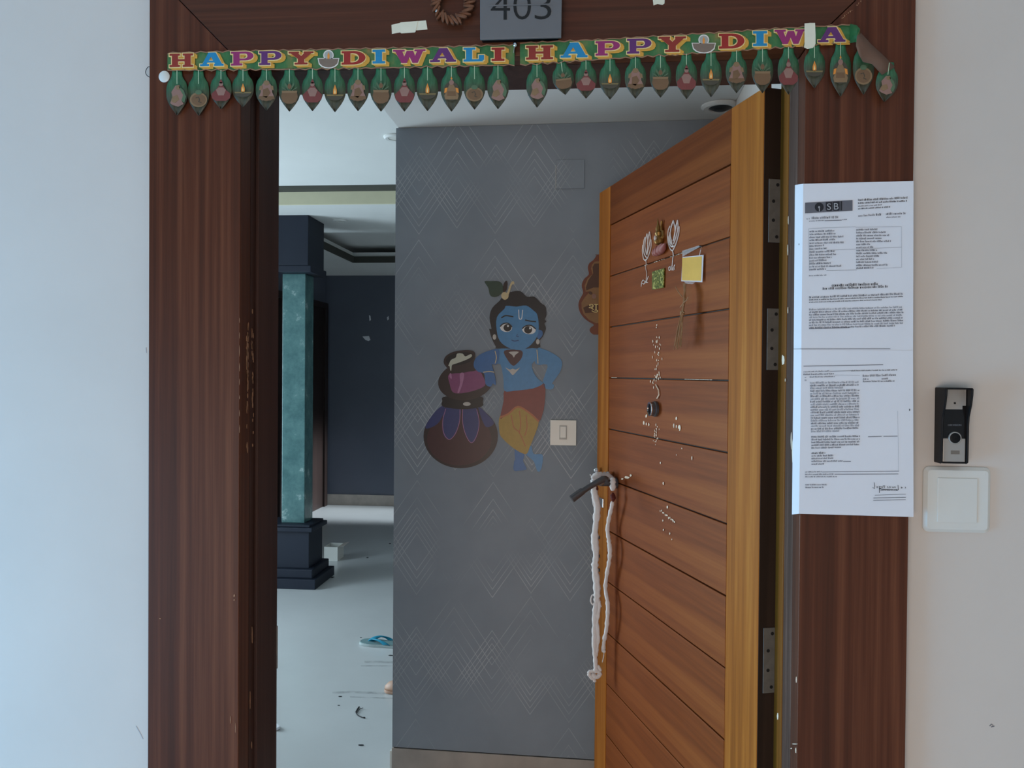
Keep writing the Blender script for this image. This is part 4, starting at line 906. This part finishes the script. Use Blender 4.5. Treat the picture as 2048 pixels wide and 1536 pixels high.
# pots
se('lower_pot', 'st_pot_dark', 371, 1216, 272, 234, k=1, n=44); se('pot_belly', 'st_pot', 360, 1240, 236, 190, k=2, n=40)
sp('pot_petal', 'st_navy', [(250, 1010), (365, 1005), (366, 1090), (340, 1190), (290, 1240), (250, 1215), (236, 1140), (242, 1060)], 3)
sp('pot_petal', 'st_navy', [(392, 1005), (480, 1005), (506, 1090), (500, 1180), (465, 1262), (420, 1235), (388, 1150), (384, 1070)], 3)
sp('pot_petal', 'st_navy', [(245, 992), (250, 1030), (215, 1110), (160, 1150), (112, 1155), (150, 1080), (200, 1020)], 3); sp('pot_petal', 'st_navy', [(500, 1000), (560, 1050), (615, 1120), (560, 1150), (525, 1090)], 3)
for P in ([(262, 1015), (240, 1100), (246, 1190), (285, 1240), (330, 1200), (362, 1110), (366, 1020)], [(386, 1015), (386, 1120), (412, 1215), (452, 1264), (492, 1200), (506, 1110), (488, 1020)]): sl('petal_outline', 'st_pink', P, 4, 4)
sp('pot_collar', 'st_black', [(262, 925), (510, 925), (532, 965), (522, 1000), (390, 1018), (245, 1000), (236, 960)], 5)
se('collar_gem', 'st_silver', 416, 980, 28, 14, k=6)
se('upper_pot', 'st_pot_dark', 405, 815, 200, 138, -6, k=6, n=36)
sp('pot_band', 'st_purple', [(285, 765), (390, 752), (495, 735), (535, 780), (548, 845), (460, 885), (360, 903), (310, 890), (290, 830)], 7)
sp('pot_shine', 'st_pink', [(365, 760), (395, 758), (385, 830), (360, 895), (348, 893), (366, 830)], 8)
sp('pot_rim', 'st_pot_dark', [(246, 672), (262, 630), (320, 598), (410, 586), (465, 596), (477, 630), (466, 690), (480, 735), (400, 742), (300, 730), (262, 705)], 8)
se('pot_mouth', 'st_black', 366, 648, 104, 46, -10, k=9)
sp('butter', 'st_butter', [(285, 690), (300, 658), (335, 640), (345, 612), (385, 612), (405, 632), (445, 615), (452, 632), (415, 655), (350, 680), (318, 690), (306, 700), (302, 735), (294, 732), (290, 705), (280, 700)], 10, n=3)
sp('butter_drop', 'st_pink', [(292, 756), (302, 760), (306, 790), (300, 796), (288, 778)], 10)
# boy
sp('leg', 'st_blue2', [(770, 1300), (835, 1310), (832, 1370), (828, 1400), (850, 1446), (846, 1462), (800, 1468), (758, 1464), (762, 1400), (768, 1385)], 1)
sp('leg', 'st_blue', [(838, 1330), (885, 1285), (905, 1345), (968, 1350), (966, 1430), (948, 1474), (928, 1464), (905, 1400), (860, 1360)], 2)
sp('wrap_skirt', 'st_yellow', [(662, 1060), (790, 1000), (900, 1050), (942, 1110), (905, 1225), (876, 1295), (852, 1345), (800, 1330), (740, 1290), (685, 1240), (655, 1190)], 3)
for P in ([(740, 1060), (760, 1150), (800, 1190), (845, 1290)], [(800, 1030), (810, 1120), (800, 1190)], [(850, 1060), (856, 1150), (840, 1210)]): sl('fold_line', 'st_orange', P, 7, 4)
sp('sash', 'st_maroon', [(690, 885), (760, 880), (900, 868), (976, 826), (990, 890), (978, 1020), (942, 1112), (890, 1055), (790, 1000), (700, 1060), (660, 1086), (684, 960)], 4, n=3)
sl('sash_border', 'st_orange', [(660, 1078), (720, 1052), (790, 1000), (880, 1050), (942, 1108)], 13, 5)
sp('arm', 'st_blue2', [(650, 582), (580, 590), (510, 620), (472, 660), (468, 710), (500, 745), (540, 756), (548, 800), (556, 840), (590, 854), (606, 830), (626, 842), (626, 800), (612, 740), (600, 690), (640, 686)], 9, n=3)
sp('arm', 'st_blue', [(900, 572), (985, 582), (1070, 625), (1112, 672), (1100, 740), (1060, 800), (1040, 830), (1054, 840), (1046, 868), (1010, 874), (984, 856), (972, 815), (990, 760), (1004, 692), (920, 688)], 4, n=3)
sp('torso', 'st_blue', [(622, 588), (700, 574), (800, 580), (930, 574), (934, 640), (892, 690), (905, 750), (940, 800), (974, 830), (900, 866), (760, 884), (692, 884), (684, 800), (662, 690), (618, 686)], 6, n=3)
for P in ([(622, 592), (632, 640), (622, 684)], [(928, 584), (934, 640), (936, 684)]): sl('arm_band', 'st_cream', P, 6, 10)
sl('bangle', 'st_cream', [(536, 748), (580, 742), (618, 748)], 7, 10)
sp('necklace', 'st_pot', [(690, 590), (812, 588), (818, 640), (776, 690), (750, 698), (716, 660)], 7); sp('necklace_pearls', 'st_silver', [(724, 600), (794, 598), (770, 622), (760, 640), (748, 622)], 8); sp('necklace_pearls', 'st_silver', [(698, 714), (730, 728), (750, 722), (775, 728), (804, 714), (778, 744), (752, 768), (728, 744)], 8)
sp('hair', 'st_hair', [(628, 560), (598, 500), (580, 432), (596, 430), (582, 350), (600, 280), (655, 225), (690, 180), (750, 158), (810, 156), (856, 196), (910, 196), (956, 240), (992, 270), (998, 330), (986, 362), (998, 376), (984, 392), (994, 430), (970, 490), (945, 520), (930, 575), (650, 575)], 5, n=3)
sp('ear', 'st_blue2', [(935, 440), (965, 445), (970, 475), (945, 505), (930, 490)], 7)
for (x, y) in ((618, 490), (935, 525)): se('earring', 'st_silver', x, y, 13, 20, k=8)
sp('face', 'st_blue', [(636, 345), (690, 285), (705, 262), (780, 268), (850, 260), (905, 298), (932, 330), (942, 420), (928, 490), (870, 560), (800, 586), (720, 568), (658, 520), (634, 440)], 8, n=3)
for (x, y, w_) in ((703, 422, 44), (870, 438, 50)):
    se('eye_white', 'st_white', x, y, w_, 31, 6, k=9); se('iris', 'st_black', x+(10 if x < 800 else -6), y, 29, 27, k=10); se('eye_glint', 'st_white', x+(14 if x < 800 else 8), y-12, 7, 8, k=11)
    sl('eyelid', 'st_black', [(x-w_, y-8), (x-w_*.5, y-28), (x+w_*.3, y-32), (x+w_, y-6)], 8, 11)
sl('brow', 'st_black', [(668, 350), (700, 334), (756, 342)], 9, 10); sl('brow', 'st_black', [(842, 366), (880, 374), (922, 378)], 9, 10)
sl('forehead_mark', 'st_white', [(795, 290), (798, 350), (808, 360), (818, 350), (824, 292)], 6, 10)
sl('mouth', 'st_line', [(742, 512), (765, 520), (796, 514)], 7, 10); sl('nose', 'st_line', [(786, 470), (780, 486), (796, 488)], 5, 10)
sp('peepal_leaf', 'st_leaf', [(545, 84), (590, 82), (640, 82), (672, 100), (682, 150), (650, 188), (610, 198), (584, 180), (572, 130)], 6)
sp('feather', 'st_pot_dark', [(680, 160), (684, 105), (704, 78), (714, 100), (705, 150)], 6); sp('feather', 'st_cream', [(700, 200), (716, 150), (740, 90), (760, 84), (762, 104), (745, 110), (722, 180)], 7); sp('brooch', 'st_cream', [(668, 180), (690, 160), (720, 178), (716, 205), (695, 218), (674, 206)], 8)
# switch
q0 = on_w(1126, 891, 0); sw = thing('wall_switch', 'ivory light switch plate on the patterned wall right of the sticker', 'switch', q0, -A)
def wbx(x0, y0, x1, y1, d0, d1):
    a = on_w(x0, y1, d1); c_ = on_w(x1, y0, d1); u0 = (a-W0).dot(UW); u1 = (c_-W0).dot(UW)
    return B().box((u0, d0, a.z), (u1, d1, c_.z), lambda p: W0+UW*p.x+NW*p.y+V((0, 0, p.z)))
wbx(1100, 840.5, 1153, 890.5, .0002, .009).build('switch_plate', 'switch_plastic', sw, bevel=.0015)
wbx(1118.5, 851, 1134, 879, .0092, .0112).build('rocker_frame', 'st_silver', sw, bevel=.0005)
wbx(1120, 853, 1132.5, 876, .0114, .0145).build('rocker', 'switch_plastic', sw, bevel=.0015)
o = wbx(1112, 318.5, 1169, 377.5, .0002, .006).build('papered_plate', 'wallpaper', bevel=.001, loc=W0+UW*.6, rz=-A); tag(o, 'square box cover papered over with the same grey wallpaper', 'wall plate')
wbx(1110.8, 330, 1112.2, 377, .0001, .0068).build('bare_edge', 'st_silver', o)
# shaped plaque half hidden behind the door
zp = lambda x, y: (1140+x*.11719, 500+y*.11719)
half = [(470, 80), (455, 95), (400, 175), (330, 230), (305, 310), (322, 420), (240, 500), (200, 610), (225, 730), (165, 850), (145, 950), (170, 1060), (240, 1160), (330, 1230), (410, 1280), (350, 1330), (338, 1385), (390, 1435), (470, 1445)]
MX = 745
def mirror(h): return h+[(2*MX-x, y) for x, y in h[::-1]]
pq = thing('wall_plaque', 'shaped red brown wooden plaque peeping out behind the open door', 'plaque', on_w(*zp(MX, 1445)), -A)
def pf_(pts, k, t=.002): return B().prism([on_w(*zp(x, y), .0005+k) for x, y in pts], tuple(NW*t))
pf_([(p.x, p.y) for p in smooth_loop([(*q, 0) for q in mirror(half)], 3)], 0, .006).build('plaque_board', 'plaque_red', pq, bevel=.001)
inn = [(500, 190), (420, 200), (375, 250), (360, 320), (385, 410), (300, 490), (250, 610), (268, 715), (345, 705), (250, 810), (195, 900), (200, 1000), (230, 1090), (320, 1190), (440, 1250)]
pf_(mirror(inn), .0064, .001).build('plaque_face', 'plaque_tan', pq)
inn2 = [(520, 230), (420, 232), (385, 290), (395, 400), (310, 520), (270, 640), (280, 690), (400, 640)]
pf_(mirror(inn2), .0076, .0006).build('plaque_panel', 'plaque_dark', pq)
pf_(mirror([(340, 930), (225, 985), (260, 1075), (430, 1062)]), .0076, .0006).build('name_panel', 'plaque_dark', pq)
pf_(ell(410, 790, 36, 42), .0078, .003).build('carved_flower', 'print_pink', pq); pf_(ell(350, 735, 34, 26, 30), .0078, .003).build('carved_flower', 'plaque_dark', pq)
vs, fs = text_geom('\u0936\u0941\u092d')
B().add([on_w(*zp(320+330*a, 1065-142*c_), .0088) for a, c_ in vs], fs).build('lettering', 'letter_cream', pq, solid=.0006)
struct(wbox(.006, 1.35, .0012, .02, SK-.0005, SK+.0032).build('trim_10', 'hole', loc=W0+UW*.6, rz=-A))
# ================================================================== LIVING ROOM
xr = -1.803
yf = on_z(629, 1180, 0).y; ybk = 5.90; cxm = on_y(587, 800, yf+.2).x
hw2 = xr-cxm
col = thing('column', 'dark blue column with teal glass shaft in the room beyond the door', 'column', (cxm, yf+.21, 0), 0)
cyc = (yf+ybk)/2
def cbox(rx, ry, z0, z1, x_shift=0): return B().box((cxm-rx, cyc-ry, z0), (cxm+rx, cyc+ry, z1))
hd_ = (ybk-yf)/2
zc = lambda y, Y=yf+.06: on_y(600, y, Y).z
cbox(hw2, hd_, 0, .066).build('lower_plinth', 'column', col, bevel=.004)
cbox(hw2-.03, hd_-.03, .0665, .125).build('upper_plinth', 'column', col, bevel=.006)
bxr = on_y(617, 1100, yf+.06).x-cxm
zb1 = zc(1064); cbox(bxr, hd_-.07, .1255, zb1).build('pedestal', 'column', col, bevel=.003)
cbox(bxr+.028, hd_-.045, zb1+.0005, zb1+.03).build('pedestal_cap', 'column', col, bevel=.005)
cbox(bxr+.005, hd_-.065, zb1+.0305, zb1+.045).build('shaft_foot', 'column', col, bevel=.003)
ysf = yf+.14; sx0, sx1 = on_y(564, 800, ysf).x, on_y(610, 800, ysf).x
zcap = zc(531)
B().box((sx0, ysf, zb1+.0455), (sx1, ysf+.17, zcap-.046)).build('glass_shaft', 'teal_glass', col, bevel=.004)
cbox(bxr+.012, hd_-.045, zcap-.045, zcap-.0005).build('capital_ledge', 'column', col, bevel=.004)
cpy = yf+.06; cbox(on_y(618, 480, cpy).x-cxm, (ybk-.03-cpy)/2+.0, zcap, RZ-.001).build('capital', 'column', col, bevel=.003)
# white carton standing on the floor behind the pedestal
cb = on_z(661, 1122, 0); a = on_y(648, 1122, cb.y); c_ = on_y(675, 1122, cb.y); zt_ = on_y(661, 1094, cb.y).z
bx = thing('carton', 'small open white carton on the floor right of the column base', 'box', cb, 0)
b = B()
B().box((a.x, cb.y, 0), (c_.x, cb.y+.002, zt_)).build('front_side', 'white_plastic', bx); B().box((a.x, cb.y+.16, 0), (c_.x, cb.y+.162, zt_)).build('back_side', 'white_plastic', bx)
B().box((a.x, cb.y+.0021, 0), (a.x+.002, cb.y+.1599, zt_)).build('left_side', 'white_plastic', bx); B().box((c_.x-.002, cb.y+.0021, 0), (c_.x, cb.y+.1599, zt_)).build('right_side', 'white_plastic', bx)
B().box((a.x+.0021, cb.y+.0021, .0005), (c_.x-.0021, cb.y+.1599, .003)).build('bottom', 'speck', bx)
B().prism([(c_.x+.0005, cb.y+.003, zt_), (c_.x+.0005, cb.y+.158, zt_), (c_.x+.05, cb.y+.158, zt_+.012), (c_.x+.05, cb.y+.003, zt_+.008)], (0, 0, .0015)).build('flap', 'marble', bx)
# flip flop
o0 = on_z(720, 1287, 0); fd = V((1, -.13, 0)).normalized(); fn = V((-fd.y, fd.x, 0))
fl_ = thing('flip_flop', 'teal blue flip flop lying on the pale floor at the wall corner', 'flip flop', o0, 0)
sole = [(0, .0), (.008, .032), (.035, .046), (.09, .046), (.15, .036), (.20, .036), (.245, .034), (.262, .012), (.262, -.014), (.24, -.034), (.19, -.036), (.13, -.040), (.07, -.044), (.025, -.036), (.006, -.02)]
so = smooth_loop([tuple(o0+fd*x+fn*y) for x, y in sole], 3)
B().prism([p+V((0, 0, .0005)) for p in so], (0, 0, .014)).build('sole', 'slip_side', fl_, bevel=.002)
cen = o0+fd*.13
B().prism([cen+(p-cen)*.965+V((0, 0, .0147)) for p in so], (0, 0, .003)).build('footbed', 'slip_sole', fl_)
for s in (1, -1):
    pts = [o0+fd*.062+V((0, 0, .018)), o0+fd*.07+fn*.006*s+V((0, 0, .027)), o0+fd*.095+fn*.026*s+V((0, 0, .038)), o0+fd*.14+fn*.037*s+V((0, 0, .032)), o0+fd*.165+fn*.038*s+V((0, 0, .016))]
    P = smooth_line(pts, 4); b = B(); vs = []; fs = []
    for i, p in enumerate(P):
        wd = .017; vs += [p-fd*wd+V((0, 0, -.002)), p+V((0, 0, .002)), p+fd*wd+V((0, 0, -.002))]
    for i in range(len(P)-1): fs += [(3*i, 3*i+3, 3*i+4, 3*i+1), (3*i+1, 3*i+4, 3*i+5, 3*i+2)]
    b.add(vs, fs).build('strap', 'slip_blue', fl_, solid=.004, smooth=60)
# tan slipper with only its toe past the wall
o1 = on_z(769, 1382, 0)
sl_o = thing('slipper', 'tan slipper with only its rounded toe showing past the wall corner', 'slipper', o1, 0)
so = smooth_loop([tuple(o1+V((x, y, 0))) for x, y in sole], 3)
B().prism([p+V((0, 0, .0005)) for p in so], (0, 0, .012)).build('sole', 'tan', sl_o, bevel=.002)
up = B(); vs = []; fs = []
for i in range(9):
    t = i/8; x = .003+.13*t; hw_ = .040*math.sqrt(max(1-(1-min(t*1.9, 1))**2, .02)); hh = .012+.032*math.sqrt(min(t*2.2, 1))
    for j in range(9):
        a_ = math.pi*j/8; vs.append(o1+V((x, math.cos(a_)*hw_, .013+math.sin(a_)*hh)))
for i in range(8):
    for j in range(8): fs.append((9*i+j, 9*i+j+1, 9*i+j+10, 9*i+j+9))
fs.append(tuple(range(9)))
up.add(vs, fs).build('upper', 'tan', sl_o, smooth=60, solid=.002)
# bits on the floor
def on_f(x, y, h=.002): p = on_z(x, y, 0); p.z = h; return p
zf = lambda x, y: (540+x*.20573, 1220+y*.20573)
ht = B().tube(smooth_line([on_f(*zf(*q), .003) for q in ((866, 948), (845, 980), (836, 1005), (855, 1030), (890, 1048), (915, 1054))], 4), [.003]*8+[.002]*13, 6).build('hair_band', 'speck', smooth=60)
tag(ht, 'broken black hair band curled on the pale floor near the patterned wall', 'hair band'); B().tube(smooth_line([on_f(*zf(*q), .004) for q in ((845, 1010), (868, 975), (905, 960))], 4), .0012, 5).build('loose_end', 'speck', ht)
B().ball(on_f(*zf(915, 1055), .004), .006, .004, .003).build('clasp', 'speck', ht)
sc_ = [on_f(*zf(*q), .001) for q in ((5, 1178), (20, 1135), (50, 1126), (80, 1134), (102, 1160), (70, 1178))]
o = B().prism(sc_, (0, 0, .012)).build('paper_scrap', 'paper', bevel=.004); tag(o, 'white crumpled paper scrap on the floor beside the left door jamb', 'paper scrap')
b = B()
for (x, y, s) in ((682, 843, .006), (668, 930, .004), (884, 1316, .008), (884, 271, .004), (1175, 443, .009)):
    p = on_f(*zf(x, y), .0015); b.ball(p, s*1.5, s*.8, .0014, 8)
for (x, y) in ((735, 1116), (780, 1088), (664, 1156), (666, 1155)):
    p = on_f(x, y, .003); b.ball(p, .01, .006, .003, 8)
o = b.build('debris', 'speck', kind='stuff'); tag(o, 'scattered small dark specks of dirt on the pale floor', 'debris')
# recessed lamps in the ceilings
def lamp(name, label, x, y, Z, r, dark):
    p = on_z(x, y, Z); root = thing(name, label, 'ceiling lamp', p, 0)
    B().lathe([(r, -.0005), (r, -.006), (r*.86, -.012), (r*.62, -.010), (r*.6, -.0005)], p, (0, 0, 1), 28).build('trim_ring', 'ceiling', root, smooth=40)
    B().lathe([(r*.58, -.0005), (r*.58, -.008), (r*.3, -.016 if dark else -.009)], p, (0, 0, 1), 24).build('lens', 'lens' if dark else 'white_plastic', root, smooth=50)
lamp('recessed_lamp', 'round dark centred recessed lamp in the foyer ceiling above the open door', 1441, 211, FZ, .062, True)
lamp('recessed_lamp', 'pale recessed lamp in the bright ceiling beside the patterned wall', 792, 273, RZ, .055, False)
lamp('recessed_lamp', 'small recessed lamp in the middle ceiling strip near the column head', 680, 440, RZ, .05, False)
# white patches painted as window reflections on the dark back wall
for (lab, pts) in (('white painted window glint on the dark back wall, nearest the column', [(738, 630), (741, 632), (742, 640), (739, 642)]), ('white painted window glint on the dark back wall, farthest right', [(774, 635), (777, 632), (778, 638), (775, 641)]), ('pale painted window glint low on the dark back wall', [(725, 673), (738, 672), (741, 680), (737, 682), (731, 680)])):
    o = flat(B(), pts, BY-.001, .002).build('wall_glint', 'paper'); tag(o, lab, 'paper scrap')

# faint dust outlines left on the floor, scuffs on the corridor walls
def dusty():
    m, nt, b = base('floor_dust', .9); b.inputs['Base Color'].default_value = lin((120, 124, 126))
    n = noise(nt, 22, 5); r = ramp(nt, n.outputs[0], [(.38, (.03, .03, .03, 1)), (.75, (.2, .2, .2, 1))]); nt.links.new(r.outputs[0], b.inputs['Alpha']); return m
M_['dust'] = dusty()
b = B()
for pts, wd in (([(665, 1386), (700, 1384), (745, 1386), (792, 1388)], 4), ([(729, 1324), (760, 1324), (792, 1325)], 4), ([(722, 1332), (792, 1332)], 2), ([(700, 1394), (792, 1397)], 2)):
    b.prism([on_f(x, y, .0006) for x, y in thick_line(pts, wd)], (0, 0, .0004))
o = b.build('dust_mark', 'dust', kind='stuff'); tag(o, 'faint grey dust outlines on the pale floor in front of the flip flop', 'dust')
b = B()
for pts in ([(1979, 1452), (1983, 1448), (1986, 1451)], [(1982, 1454), (1989, 1452)]): flat(b, thick_line(pts, 1.6), WALL_Y-.0002, .0003)
b.build('scuff_mark', 'logo_grey', bpy.data.objects['wall_front_right'], kind='stuff')
b = B()
for pts in ([(272, 1452), (280, 1466), (286, 1478)], [(292, 695), (293, 706)]): flat(b, thick_line(pts, 1.5), WALL_Y-.0002, .0003)
b.build('scuff_mark', 'logo_light', bpy.data.objects['wall_front_left'], kind='stuff')
